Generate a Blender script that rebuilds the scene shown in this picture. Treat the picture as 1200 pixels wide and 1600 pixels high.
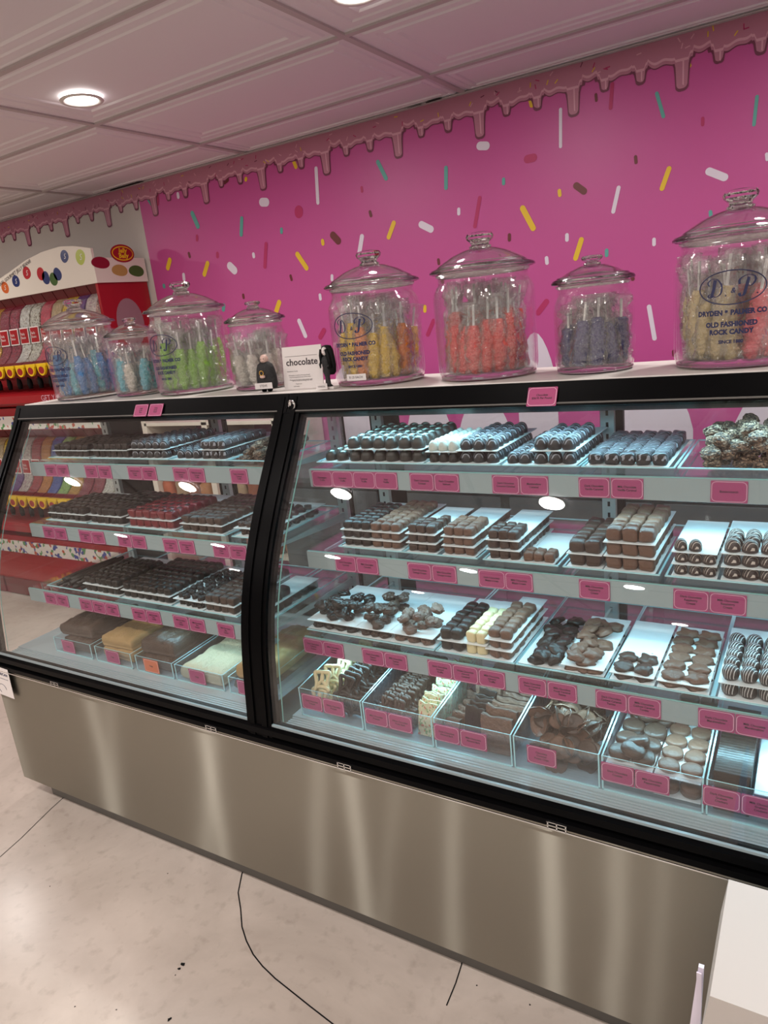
import bpy, bmesh, math, random
from mathutils import Vector, Matrix, noise
from math import sin, cos, pi
random.seed(7)
S = bpy.context.scene
C = S.collection
for o in list(bpy.data.objects): bpy.data.objects.remove(o)

# ------------------------------------------------------------------ camera
cd = bpy.data.cameras.new('camera'); cam = bpy.data.objects.new('camera', cd); C.objects.link(cam); S.camera = cam
right = Vector((0.85514382, 0.5074049, -0.10615702)); up = Vector((-0.05011152, 0.2847355, 0.95729542)); fwd = right.cross(up) * -1
cam.matrix_world = Matrix(((right.x, up.x, -fwd.x, 0.0), (right.y, up.y, -fwd.y, -1.145), (right.z, up.z, -fwd.z, 1.52), (0, 0, 0, 1)))
cd.sensor_fit = 'HORIZONTAL'; cd.sensor_width = 36; cd.lens = 36 * 1112 / 1200; cd.clip_start = .02; cd.clip_end = 60
# ------------------------------------------------------------------ world, view
W = bpy.data.worlds.new('world'); S.world = W; W.use_nodes = True
W.node_tree.nodes['Background'].inputs[0].default_value = (1, .93, .88, 1); W.node_tree.nodes['Background'].inputs[1].default_value = .05
S.view_settings.view_transform = 'Standard'; S.view_settings.look = 'None'; S.view_settings.gamma = 1
S.view_settings.use_curve_mapping = False; S.view_settings.exposure = 0.0
cy = S.cycles; cy.use_denoising = True; cy.max_bounces = 10; cy.diffuse_bounces = 4; cy.glossy_bounces = 4; cy.transmission_bounces = 8
cy.transparent_max_bounces = 40; cy.sample_clamp_indirect = 4; cy.caustics_reflective = False; cy.caustics_refractive = False
LAMP = 9.4           # watts of each ceiling downlight
LED = 2.2            # watts of each case light strip
ROOM = (-7.5, 3.0, -5.2, 2.05, 2.39)

# ------------------------------------------------------------------ helpers
def tag(o, label=None, cat=None, group=None, kind=None):
    if label: o['label'] = label
    if cat: o['category'] = cat
    if group: o['group'] = group
    if kind: o['kind'] = kind
    return o
def empty(name, loc=(0, 0, 0), rz=0, label=None, cat=None, group=None, kind=None):
    o = bpy.data.objects.new(name, None); C.objects.link(o); o.location = loc; o.rotation_euler.z = rz; o.empty_display_size = .02
    return tag(o, label, cat, group, kind)
class MB:
    def __init__(s): s.v = []; s.f = []; s.m = []; s.sm = []
    def add(s, vs, fs, m=0, smooth=False):
        n = len(s.v); s.v += [tuple(v) for v in vs]; s.f += [tuple(i + n for i in f) for f in fs]; s.m += [m] * len(fs); s.sm += [smooth] * len(fs); return s
    def box(s, x0, x1, y0, y1, z0, z1, m=0, ch=0):
        if ch:
            c = ch; vs = []; 
            bm = bmesh.new(); bmesh.ops.create_cube(bm, size=1)
            for v in bm.verts: v.co = Vector(((x0+x1)/2 + v.co.x*(x1-x0), (y0+y1)/2 + v.co.y*(y1-y0), (z0+z1)/2 + v.co.z*(z1-z0)))
            bmesh.ops.bevel(bm, geom=bm.edges[:], offset=c, segments=2, affect='EDGES', profile=.5)
            bm.verts.index_update(); s.add([v.co[:] for v in bm.verts], [[v.index for v in f.verts] for f in bm.faces], m, False); bm.free(); return s
        vs = [(x0,y0,z0),(x1,y0,z0),(x1,y1,z0),(x0,y1,z0),(x0,y0,z1),(x1,y0,z1),(x1,y1,z1),(x0,y1,z1)]
        return s.add(vs, [(0,3,2,1),(4,5,6,7),(0,1,5,4),(1,2,6,5),(2,3,7,6),(3,0,4,7)], m)
    def lathe(s, prof, seg=32, c=(0,0,0), m=0, smooth=True, capb=True, capt=True):
        vs = []; fs = []
        for r, z in prof:
            for k in range(seg):
                a = 2*pi*k/seg; vs.append((c[0]+r*cos(a), c[1]+r*sin(a), c[2]+z))
        for i in range(len(prof)-1):
            for k in range(seg):
                fs.append((i*seg+k, i*seg+(k+1)%seg, (i+1)*seg+(k+1)%seg, (i+1)*seg+k))
        if capb: fs.append(tuple(range(seg))[::-1])
        if capt: fs.append(tuple((len(prof)-1)*seg+k for k in range(seg)))
        return s.add(vs, fs, m, smooth)
    def tube(s, pts, r, seg=8, m=0, closed=False, smooth=True):
        pts = [Vector(p) for p in pts]; n = len(pts); vs = []; fs = []
        rr = r if isinstance(r, (list, tuple)) else [r]*n
        prev = None
        for i, p in enumerate(pts):
            a = pts[(i-1) % n] if (closed or i > 0) else p; b = pts[(i+1) % n] if (closed or i < n-1) else p
            t = (b-a).normalized(); ref = prev if prev is not None else (Vector((0,0,1)) if abs(t.z) < .9 else Vector((1,0,0)))
            u = (ref - t*ref.dot(t)).normalized(); w = t.cross(u); prev = u
            for k in range(seg):
                q = 2*pi*k/seg; vs.append(p + (u*cos(q) + w*sin(q))*rr[i])
        for i in range(n if closed else n-1):
            j = (i+1) % n
            for k in range(seg): fs.append((i*seg+k, i*seg+(k+1)%seg, j*seg+(k+1)%seg, j*seg+k))
        if not closed: fs.append(tuple(range(seg))[::-1]); fs.append(tuple((n-1)*seg+k for k in range(seg)))
        return s.add(vs, fs, m, smooth)
    def sweepx(s, poly, x0, x1, m=0, smooth=False):
        # closed outline of (y, z) points pushed along x
        n = len(poly); vs = [(x0, y, z) for y, z in poly] + [(x1, y, z) for y, z in poly]
        fs = [(k, (k+1) % n, n+(k+1) % n, n+k) for k in range(n)]
        s.add(vs, fs, m, smooth); 
        return s.add([(x0, y, z) for y, z in poly] + [(x1, y, z) for y, z in poly], [tuple(range(n))[::-1], tuple(range(n, 2*n))], m)
    def strip(s, lo, hi, x0, x1, m=0, smooth=True):
        # band between two equally long (y,z) profiles (a thick curved sheet) pushed along x; made of quads, also its ends
        n = len(lo); vs = []
        for X in (x0, x1): vs += [(X, y, z) for y, z in lo] + [(X, y, z) for y, z in hi]
        A, B, D, E = 0, n, 2*n, 3*n; fo = []; ed = []
        for i in range(n-1):
            fo.append((A+i, A+i+1, D+i+1, D+i)); fo.append((B+i, E+i, E+i+1, B+i+1))
            ed.append((A+i, B+i, B+i+1, A+i+1)); ed.append((D+i, D+i+1, E+i+1, E+i))
        ed.append((A, D, E, B)); ed.append((A+n-1, B+n-1, E+n-1, D+n-1))
        s.add(vs, fo, m, smooth); return s.add(vs, ed, m+1 if m < 0 else m, False)
    def xform(s, M):
        s.v = [tuple(M @ Vector(v)) for v in s.v]; return s
    def mesh(s, name, mats):
        me = bpy.data.meshes.new(name); me.from_pydata(s.v, [], s.f)
        for m in (mats if isinstance(mats, (list, tuple)) else [mats]): me.materials.append(m)
        me.polygons.foreach_set('material_index', s.m); me.polygons.foreach_set('use_smooth', s.sm); me.update(); me.validate()
        return me
    def build(s, name, mats, parent=None, loc=None, **kw):
        o = bpy.data.objects.new(name, s.mesh(name, mats)); C.objects.link(o)
        if parent: o.parent = parent
        if loc: o.location = loc
        return tag(o, **kw)
def inst(name, me, loc, rot=(0,0,0), sc=(1,1,1), parent=None, **kw):
    o = bpy.data.objects.new(name, me); C.objects.link(o); o.location = loc; o.rotation_euler = rot; o.scale = sc
    if parent: o.parent = parent
    return tag(o, **kw)
def copy_tree(o, parent=None):
    c = o.copy(); C.objects.link(c)
    if parent: c.parent = parent
    for ch in list(o.children): copy_tree(ch, c)
    return c

# ------------------------------------------------------------------ materials
def new(name):
    m = bpy.data.materials.new(name); m.use_nodes = True; nt = m.node_tree; return m, nt, nt.nodes['Principled BSDF']
def N(nt, t, **kw):
    n = nt.nodes.new(t)
    for k, v in kw.items(): setattr(n, k, v)
    return n
def mat(name, col, rough=.5, metal=0, spec=.5, noise_amt=0, nscale=20, bump=0, bscale=60, emis=None, es=0, coat=0, trans=0, sss=0):
    m, nt, b = new(name); b.inputs['Base Color'].default_value = (*col, 1); b.inputs['Roughness'].default_value = rough
    b.inputs['Metallic'].default_value = metal; b.inputs['Specular IOR Level'].default_value = spec; b.inputs['Coat Weight'].default_value = coat
    b.inputs['Transmission Weight'].default_value = trans
    if sss: b.inputs['Subsurface Weight'].default_value = sss; b.inputs['Subsurface Scale'].default_value = .01
    tc = N(nt, 'ShaderNodeTexCoord')
    if noise_amt:
        nz = N(nt, 'ShaderNodeTexNoise'); nz.inputs['Scale'].default_value = nscale; nz.inputs['Detail'].default_value = 4
        nt.links.new(tc.outputs['Object'], nz.inputs['Vector'])
        mx = N(nt, 'ShaderNodeMix', data_type='RGBA'); mx.inputs['A'].default_value = (*[c*(1-noise_amt) for c in col], 1); mx.inputs['B'].default_value = (*[min(1, c*(1+noise_amt)) for c in col], 1)
        nt.links.new(nz.outputs['Fac'], mx.inputs['Factor']); nt.links.new(mx.outputs['Result'], b.inputs['Base Color'])
    if bump:
        nz = N(nt, 'ShaderNodeTexNoise'); nz.inputs['Scale'].default_value = bscale; nz.inputs['Detail'].default_value = 3
        nt.links.new(tc.outputs['Object'], nz.inputs['Vector'])
        bp = N(nt, 'ShaderNodeBump'); bp.inputs['Strength'].default_value = bump; bp.inputs['Distance'].default_value = .004
        nt.links.new(nz.outputs['Fac'], bp.inputs['Height']); nt.links.new(bp.outputs['Normal'], b.inputs['Normal'])
    if emis: b.inputs['Emission Color'].default_value = (*emis, 1); b.inputs['Emission Strength'].default_value = es
    return m
def clear(name, tint=(1, 1, 1), r0=.04, rough=0.0, bump=0, bscale=30, haze=0, hcol=(.8, .9, 1)):
    # thin clear sheet: straight-through light plus Schlick reflection
    m, nt, b = new(name); nt.nodes.remove(b); out = nt.nodes['Material Output']
    lw = N(nt, 'ShaderNodeLayerWeight'); lw.inputs['Blend'].default_value = .5
    pw = N(nt, 'ShaderNodeMath', operation='POWER'); pw.inputs[1].default_value = 5; nt.links.new(lw.outputs['Facing'], pw.inputs[0])
    ma = N(nt, 'ShaderNodeMath', operation='MULTIPLY_ADD'); ma.inputs[1].default_value = 1-r0; ma.inputs[2].default_value = r0; nt.links.new(pw.outputs[0], ma.inputs[0])
    tr = N(nt, 'ShaderNodeBsdfTransparent'); tr.inputs[0].default_value = (*tint, 1)
    gl = N(nt, 'ShaderNodeBsdfGlossy'); gl.inputs['Roughness'].default_value = rough; gl.inputs[0].default_value = (1, 1, 1, 1)
    mx = N(nt, 'ShaderNodeMixShader'); nt.links.new(ma.outputs[0], mx.inputs[0])
    src = tr.outputs[0]
    if haze:
        df = N(nt, 'ShaderNodeBsdfDiffuse'); df.inputs[0].default_value = (*hcol, 1); tl = N(nt, 'ShaderNodeBsdfTranslucent'); tl.inputs[0].default_value = (*hcol, 1)
        ad = N(nt, 'ShaderNodeMixShader'); nt.links.new(df.outputs[0], ad.inputs[1]); nt.links.new(tl.outputs[0], ad.inputs[2])
        hm = N(nt, 'ShaderNodeMixShader'); hm.inputs[0].default_value = haze; nt.links.new(tr.outputs[0], hm.inputs[1]); nt.links.new(ad.outputs[0], hm.inputs[2]); src = hm.outputs[0]
    nt.links.new(src, mx.inputs[1]); nt.links.new(gl.outputs[0], mx.inputs[2]); nt.links.new(mx.outputs[0], out.inputs[0])
    if bump:
        tc = N(nt, 'ShaderNodeTexCoord'); nz = N(nt, 'ShaderNodeTexNoise'); nz.inputs['Scale'].default_value = bscale; nz.inputs['Detail'].default_value = 3
        nt.links.new(tc.outputs['Object'], nz.inputs['Vector']); bp = N(nt, 'ShaderNodeBump'); bp.inputs['Strength'].default_value = bump; bp.inputs['Distance'].default_value = .02
        nt.links.new(nz.outputs['Fac'], bp.inputs['Height'])
        for n in (lw, gl): nt.links.new(bp.outputs['Normal'], n.inputs['Normal'])
    return m
def striped(name, base, line, freq, width, ang=0.5, wob=.12, rough=.4, low=.15):
    # chocolate with fine lines of icing drizzled across it
    m, nt, b = new(name); b.inputs['Roughness'].default_value = rough
    tc = N(nt, 'ShaderNodeTexCoord'); mp = N(nt, 'ShaderNodeMapping'); mp.inputs['Rotation'].default_value = (0, 0, ang); nt.links.new(tc.outputs['Object'], mp.inputs[0])
    wv = N(nt, 'ShaderNodeTexWave'); wv.wave_type = 'BANDS'; wv.bands_direction = 'X'; wv.inputs['Scale'].default_value = freq; wv.inputs['Distortion'].default_value = wob*10; wv.inputs['Detail Scale'].default_value = 1.2; wv.inputs['Detail'].default_value = 1
    nt.links.new(mp.outputs[0], wv.inputs['Vector'])
    cr = N(nt, 'ShaderNodeValToRGB'); cr.color_ramp.elements[0].position = 1-width; cr.color_ramp.elements[0].color = (*base, 1); cr.color_ramp.elements[1].position = min(.99, 1-width+.08); cr.color_ramp.elements[1].color = (*line, 1)
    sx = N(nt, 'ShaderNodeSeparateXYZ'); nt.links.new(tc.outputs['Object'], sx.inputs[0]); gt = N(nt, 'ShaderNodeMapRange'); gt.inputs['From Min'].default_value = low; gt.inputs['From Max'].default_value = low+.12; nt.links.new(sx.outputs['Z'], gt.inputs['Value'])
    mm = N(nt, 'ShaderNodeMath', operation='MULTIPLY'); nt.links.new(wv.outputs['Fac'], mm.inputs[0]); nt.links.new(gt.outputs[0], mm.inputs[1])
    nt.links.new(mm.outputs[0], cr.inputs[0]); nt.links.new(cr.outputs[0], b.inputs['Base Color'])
    bp = N(nt, 'ShaderNodeBump'); bp.inputs['Strength'].default_value = .5; bp.inputs['Distance'].default_value = .03; nt.links.new(cr.outputs[0], bp.inputs['Height']); nt.links.new(bp.outputs[0], b.inputs['Normal'])
    return m
def speck(name, base, dots, scale, thr=.35, rough=.5, bump=.6):
    m, nt, b = new(name); b.inputs['Roughness'].default_value = rough
    tc = N(nt, 'ShaderNodeTexCoord'); vo = N(nt, 'ShaderNodeTexVoronoi'); vo.inputs['Scale'].default_value = scale; nt.links.new(tc.outputs['Object'], vo.inputs['Vector'])
    sp = N(nt, 'ShaderNodeSeparateColor'); nt.links.new(vo.outputs['Color'], sp.inputs[0])
    cr = N(nt, 'ShaderNodeValToRGB'); cr.color_ramp.interpolation = 'CONSTANT'
    el = cr.color_ramp.elements; el[0].color = (*base, 1); el[1].position = thr; el[1].color = (*dots[0], 1)
    for i, d in enumerate(dots[1:]):
        e = el.new(thr + (1-thr)*(i+1)/len(dots)); e.color = (*d, 1)
    nt.links.new(sp.outputs[0], cr.inputs[0]); nt.links.new(cr.outputs[0], b.inputs['Base Color'])
    bp = N(nt, 'ShaderNodeBump'); bp.invert = True; bp.inputs['Strength'].default_value = bump; bp.inputs['Distance'].default_value = .006; nt.links.new(vo.outputs['Distance'], bp.inputs['Height']); nt.links.new(bp.outputs[0], b.inputs['Normal'])
    return m

M = {}
M['black'] = mat('black_metal', (.002, .002, .0023), .3, spec=.05); M['blackmatte'] = mat('black_matte', (.006, .006, .0065), .6, spec=.15)
M['white'] = mat('white_laminate', (.72, .69, .65), .4, noise_amt=.05, nscale=6)
M['rail'] = mat('grey_price_rail', (.31, .375, .39), .4)
M['slat'] = mat('white_deck', (.42, .52, .56), .3); M['post'] = mat('slotted_post', (.55, .58, .58), .35, metal=.3)
M['board'] = mat('white_paperboard', (.80, .85, .86), .6); M['kick'] = mat('grey_kick', (.10, .095, .085), .5)
M['chrome'] = mat('chrome', (.7, .7, .7), .15, metal=1)
M['glass'] = clear('case_glass', (.97, .99, .985), .045); M['shelfglass'] = clear('shelf_glass', (.93, .98, .98), .045, haze=.01)
M['gedge'] = mat('glass_edge', (.25, .55, .52), .15, spec=.8)
M['acrylic'] = clear('clear_acrylic', (.96, .98, 1), .06, haze=.012, hcol=(.5, .8, 1)); M['aedge'] = mat('acrylic_edge', (.42, .72, .78), .2)
M['jar'] = clear('jar_glass', (.975, .985, .98), .05, bump=.03, bscale=12)
M['lidglass'] = mat('lid_glass', (.96, .975, .97), .0, trans=1)
M['knob'] = mat('cast_glass', (.95, .97, .97), .02, trans=1, bump=.5, bscale=25)
M['wrap'] = clear('cellophane', (.98, .98, .98), .16, rough=.10, bump=1.0, bscale=70, haze=.045, hcol=(.85, .85, .85))
M['pink'] = mat('pink_vinyl', (.53, .074, .285), .42, noise_amt=.02, nscale=2); M['greywall'] = mat('painted_wall', (.60, .57, .53), .7)
M['w_white'] = mat('graphic_white', (.75, .68, .78), .45); M['w_yellow'] = mat('graphic_yellow', (.78, .52, .02), .45); M['w_brown'] = mat('graphic_brown', (.14, .018, .02), .45)
M['w_teal'] = mat('graphic_teal', (.10, .38, .33), .45); M['w_rose'] = mat('graphic_rose', (.45, .02, .12), .45)
M['drip'] = mat('graphic_drip', (.48, .19, .27), .45); M['dripdark'] = mat('graphic_drip_line', (.17, .03, .07), .45); M['driplight'] = mat('graphic_drip_light', (.68, .36, .45), .45)
M['ceil'] = mat('ceiling_tile', (.78, .74, .77), .65); M['tbar'] = mat('ceiling_bar', (.50, .45, .45), .6); M['lens'] = mat('lamp_lens', (1, 1, 1), .5, emis=(1, .95, .9), es=22)
M['card'] = mat('pink_card', (.37, .048, .16), .5); M['cardline'] = mat('card_stitching', (.85, .6, .7), .5); M['ink'] = mat('black_ink', (.02, .008, .015), .5)
M['card_refl'] = mat('card_orange_reflection', (.65, .16, .07), .5); M['navy'] = mat('navy_print', (.012, .016, .07), .4); M['paper'] = mat('white_paper', (.74, .70, .68), .6)  # first card colour: orange reflection painted into a pink card
M['dark'] = mat('dark_chocolate', (.017, .0105, .008), .36, spec=.4, noise_amt=.25, nscale=4, bump=.3, bscale=5)
M['milk'] = mat('milk_chocolate', (.135, .068, .043), .45, spec=.4, noise_amt=.2, nscale=4, bump=.35, bscale=5)
M['mid'] = mat('medium_chocolate', (.052, .028, .019), .4, spec=.4, noise_amt=.2, nscale=4, bump=.3, bscale=5)
M['ivory'] = mat('white_chocolate', (.66, .55, .32), .45, noise_amt=.1, nscale=4, bump=.2, bscale=6)
M['redcoat'] = mat('red_candy_shell', (.16, .012, .018), .3, noise_amt=.3, nscale=5)
M['darkdriz'] = striped('dark_drizzled', (.022, .013, .011), (.62, .58, .56), 2.1, .17, .5, low=.1); M['domedriz'] = striped('milk_drizzled', (.038, .022, .018), (.62, .54, .48), 2.3, .15, 1.15, low=.15, wob=.15)
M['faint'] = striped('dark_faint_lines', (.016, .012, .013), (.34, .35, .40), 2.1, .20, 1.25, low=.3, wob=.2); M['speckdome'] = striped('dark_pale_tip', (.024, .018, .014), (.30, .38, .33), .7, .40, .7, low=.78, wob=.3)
M['whitetip'] = mat('pale_icing', (.55, .57, .52), .45, noise_amt=.2, nscale=5)
M['crunch'] = speck('nut_crumbs', (.09, .05, .03), [(.20, .12, .075), (.03, .017, .011), (.32, .21, .14)], 9, .3, .65, .4)
M['nutty'] = mat('nutty_milk', (.15, .085, .06), .38, noise_amt=.35, nscale=7, bump=1.0, bscale=9)
M['bark'] = speck('white_bark_specks', (.62, .58, .36), [(.62, .58, .36), (.62, .58, .36), (.62, .58, .36), (.66, .62, .40), (.68, .64, .42), (.64, .60, .38), (.55, .16, .1), (.2, .35, .15)], 16, .2, .5, .15)
M['peanut'] = mat('peanut_fudge', (.42, .26, .10), .6, noise_amt=.15, nscale=25, bump=.6, bscale=30)
M['vanilla'] = mat('vanilla_fudge', (.56, .49, .33), .55, noise_amt=.12, nscale=18, bump=.9, bscale=22)
M['fudge'] = mat('chocolate_fudge', (.065, .035, .022), .4, noise_amt=.3, nscale=18, bump=.8, bscale=22)
M['red'] = mat('red_rack', (.34, .006, .012), .35); M['redd'] = mat('dark_red_rack', (.14, .004, .008), .4); M['yellow'] = mat('yellow_plastic', (.85, .56, .01), .3)
M['cream'] = mat('cream_panel', (.74, .69, .60), .5); M['skin'] = mat('doll_skin', (.6, .42, .36), .5); M['pale'] = mat('doll_pale', (.75, .7, .68), .5); M['cloth'] = mat('black_cloth', (.012, .012, .013), .7, bump=.5, bscale=200)
M['stand'] = mat('stand_white', (.46, .43, .40), .5)
M['gold'] = mat('gold', (.8, .5, .1), .25, metal=1)

# brushed stainless steel
m, nt, b = new('brushed_steel'); M['steel'] = m
out = nt.nodes['Material Output']; nt.nodes.remove(b)
tn = N(nt, 'ShaderNodeTangent'); tn.direction_type = 'RADIAL'; tn.axis = 'Z'
g1 = N(nt, 'ShaderNodeBsdfAnisotropic'); g1.inputs['Color'].default_value = (.36, .345, .295, 1); g1.inputs['Roughness'].default_value = .38; g1.inputs['Anisotropy'].default_value = .93; g1.inputs['Rotation'].default_value = 0.0
tv = N(nt, 'ShaderNodeCombineXYZ'); tv.inputs[0].default_value = 1.0
vt = N(nt, 'ShaderNodeVectorTransform'); vt.vector_type = 'VECTOR'; vt.convert_from = 'OBJECT'; vt.convert_to = 'WORLD'; nt.links.new(tv.outputs[0], vt.inputs[0]); nt.links.new(vt.outputs[0], g1.inputs['Tangent'])
g2 = N(nt, 'ShaderNodeBsdfAnisotropic'); g2.inputs['Color'].default_value = (.36, .345, .295, 1); g2.inputs['Roughness'].default_value = .42
mxs = N(nt, 'ShaderNodeMixShader'); mxs.inputs[0].default_value = .74; nt.links.new(g1.outputs[0], mxs.inputs[1]); nt.links.new(g2.outputs[0], mxs.inputs[2]); nt.links.new(mxs.outputs[0], out.inputs[0])
tc = N(nt, 'ShaderNodeTexCoord'); nz = N(nt, 'ShaderNodeTexNoise'); nz.inputs['Scale'].default_value = 2.2; nz.inputs['Detail'].default_value = 1; nt.links.new(tc.outputs['Object'], nz.inputs['Vector'])
bp = N(nt, 'ShaderNodeBump'); bp.inputs['Strength'].default_value = .25; bp.inputs['Distance'].default_value = .01; nt.links.new(nz.outputs['Fac'], bp.inputs['Height'])
for g in (g1, g2): nt.links.new(bp.outputs[0], g.inputs['Normal'])
# polished concrete
m, nt, b = new('polished_concrete'); M['floor'] = m
tc = N(nt, 'ShaderNodeTexCoord'); nz = N(nt, 'ShaderNodeTexNoise'); nz.inputs['Scale'].default_value = 1.6; nz.inputs['Detail'].default_value = 8; nz.inputs['Roughness'].default_value = .6; nz.inputs['Distortion'].default_value = .6
nt.links.new(tc.outputs['Object'], nz.inputs['Vector'])
cr = N(nt, 'ShaderNodeValToRGB'); e = cr.color_ramp.elements; e[0].position = .3; e[0].color = (.42, .36, .31, 1); e[1].position = .7; e[1].color = (.66, .58, .51, 1); nt.links.new(nz.outputs['Fac'], cr.inputs[0])
vo = N(nt, 'ShaderNodeTexNoise'); vo.inputs['Scale'].default_value = 28; vo.inputs['Detail'].default_value = 6; nt.links.new(tc.outputs['Object'], vo.inputs['Vector'])
c2 = N(nt, 'ShaderNodeValToRGB'); e = c2.color_ramp.elements; e[0].position = .25; e[0].color = (.72, .70, .68, 1); e[1].position = .45; e[1].color = (1, 1, 1, 1); nt.links.new(vo.outputs['Fac'], c2.inputs[0])
mx = N(nt, 'ShaderNodeMix', data_type='RGBA', blend_type='MULTIPLY'); mx.inputs['Factor'].default_value = .6; nt.links.new(cr.outputs[0], mx.inputs['A']); nt.links.new(c2.outputs[0], mx.inputs['B']); nt.links.new(mx.outputs['Result'], b.inputs['Base Color'])
rr = N(nt, 'ShaderNodeMapRange'); nt.nodes['Principled BSDF'].inputs['Specular IOR Level'].default_value = .38; rr.inputs['To Min'].default_value = .15; rr.inputs['To Max'].default_value = .30; nt.links.new(nz.outputs['Fac'], rr.inputs['Value']); nt.links.new(rr.outputs[0], b.inputs['Roughness'])

# ------------------------------------------------------------------ text (built-in font), cached
_txt = {}
def text_mb(body, size, shear=0, bold=0, sx=1, space=1.0, ls=1.0):
    k = (body, size, shear, bold, sx, space, ls)
    if k not in _txt:
        cu = bpy.data.curves.new('lettering', 'FONT'); cu.body = body; cu.size = size; cu.align_x = 'CENTER'; cu.align_y = 'CENTER'; cu.shear = shear; cu.offset = bold; cu.space_character = space; cu.space_line = ls; cu.resolution_u = 2
        ob = bpy.data.objects.new('lettering', cu); C.objects.link(ob); dg = bpy.context.evaluated_depsgraph_get(); dg.update()
        me = bpy.data.meshes.new_from_object(ob.evaluated_get(dg)); bpy.data.objects.remove(ob); bpy.data.curves.remove(cu)
        _txt[k] = ([(v.co.x*sx, v.co.y) for v in me.vertices], [tuple(p.vertices) for p in me.polygons]); bpy.data.meshes.remove(me)
    return _txt[k]
def text_front(mb, body, size, x, y, z, m=0, **kw):
    # upright lettering facing -y
    v, f = text_mb(body, size, **kw); mb.add([(x+a, y, z+c) for a, c in v], f, m)
def text_cyl(mb, body, size, R, x, z, m=0, **kw):
    v, f = text_mb(body, size, **kw)
    mb.add([(R*sin((x+a)/R), -R*cos((x+a)/R), z+c) for a, c in v], f, m)

# ------------------------------------------------------------------ room
X0, X1, Y0, Y1, ZC = ROOM
MB().add([(X0, Y0, 0), (X1, Y0, 0), (X1, Y1, 0), (X0, Y1, 0)], [(0, 1, 2, 3)]).build('floor', M['floor'], kind='structure')
# ceiling of pressed tiles: 1.25 x 0.605, each with stepped frames
cb = MB()
def tile(x0, x1, y0, y1):
    rings = [(.000, .0), (.008, .0), (.012, -.004), (.030, -.004), (.036, .004), (.060, .004), (.066, -.003), (.078, -.003), (.084, .005), (.110, .005), (.118, -.004), (.125, -.004)]
    k = min(1, (y1-y0)/.6)
    vs = []; fs = []
    for a, h in rings:
        a *= k; h *= .6; vs += [(x0+a*1.15, y0+a, ZC-h+.004), (x1-a*1.15, y0+a, ZC-h+.004), (x1-a*1.15, y1-a, ZC-h+.004), (x0+a*1.15, y1-a, ZC-h+.004)]
    for i in range(len(rings)-1):
        for j in range(4): fs.append((i*4+j, (i+1)*4+j, (i+1)*4+(j+1) % 4, i*4+(j+1) % 4))
    n = (len(rings)-1)*4; fs.append((n+3, n+2, n+1, n)); cb.add(vs, fs, 0)
gx = [-1.38+1.25*k for k in range(-5, 5)]; gy = [1.71-.605*k for k in range(12)]
gy = [Y1] + gy
for i in range(len(gx)-1):
    for j in range(len(gy)-1):
        a, b_ = gx[i]+.010, gx[i+1]-.010; c, d = gy[j+1]+.010, gy[j]-.010
        if j == 0: d = Y1
        tile(a, b_, c, d)
        if j and True: pass
for x in gx: cb.box(x-.012, x+.012, gy[-1], Y1, ZC-.003, ZC+.02, 1)
for y in gy[1:]: cb.box(gx[0], gx[-1], y-.012, y+.012, ZC-.0028, ZC+.02, 1)
cb.box(X0, X1, Y0, Y1, ZC+.02, ZC+.05, 1)
cb.build('ceiling', [M['ceil'], M['tbar']], kind='structure')
gap = MB()
for x, w, d in [(-4.75, .12, .012), (-4.3, .10, .015), (-3.98, .20, .025), (-3.55, .36, .05), (-3.28, .16, .022), (-2.93, .05, .02), (-2.78, .05, .02), (-2.66, .05, .018), (-2.50, .05, .018), (-1.62, .10, .03), (-1.52, .10, .04), (-1.40, .05, .02), (-1.29, .05, .02), (-0.86, .05, .02), (-0.76, .06, .02), (-.66, .05, .02), (-.56, .05, .022), (-.30, .05, .022), (-.02, .06, .022)]:
    gap.add([(x-w/2, Y1-.002, ZC-.0045), (x+w/2, Y1-.002, ZC-.0045), (x+w*.38, Y1-d, ZC-.0045), (x-w*.3, Y1-d*.9, ZC-.0045)], [(0, 1, 2, 3)])
gap.build('ceiling_gap', M['blackmatte'], kind='structure')  # black sheets standing in for dark gaps between ceiling and wall
MB().box(X0, X1, Y1-.022, Y1-.001, ZC-.006, ZC-.001).build('trim_2', M['tbar'], kind='structure')

# back wall: painted wall, pink printed vinyl with sprinkles, white loops below, dripping icing along the top
wb = MB(); yw = Y1; WX = -3.485
wb.add([(X0, yw, 0), (WX, yw, 0), (WX, yw, ZC+.02), (X0, yw, ZC+.02)], [(0, 1, 2, 3)], 0)
wb.add([(WX, yw, 0), (X1, yw, 0), (X1, yw, ZC+.02), (WX, yw, ZC+.02)], [(0, 1, 2, 3)], 1)
def flat(pts, m, d): wb.add([(x, yw-d, z) for x, z in pts], [tuple(range(len(pts)))], m)
def capsule(x, z, L, w, ang, m):
    L = max(L, w); pts = []; r = w/2; h = L/2-r
    for k in range(9): a = -pi/2+pi*k/8; pts.append((h+r*cos(a), r*sin(a)))
    for k in range(9): a = pi/2+pi*k/8; pts.append((-h+r*cos(a), r*sin(a)))
    c, s_ = cos(ang), sin(ang); flat([(x+c*p-s_*q, z+s_*p+c*q) for p, q in pts], m, .0015)
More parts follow.
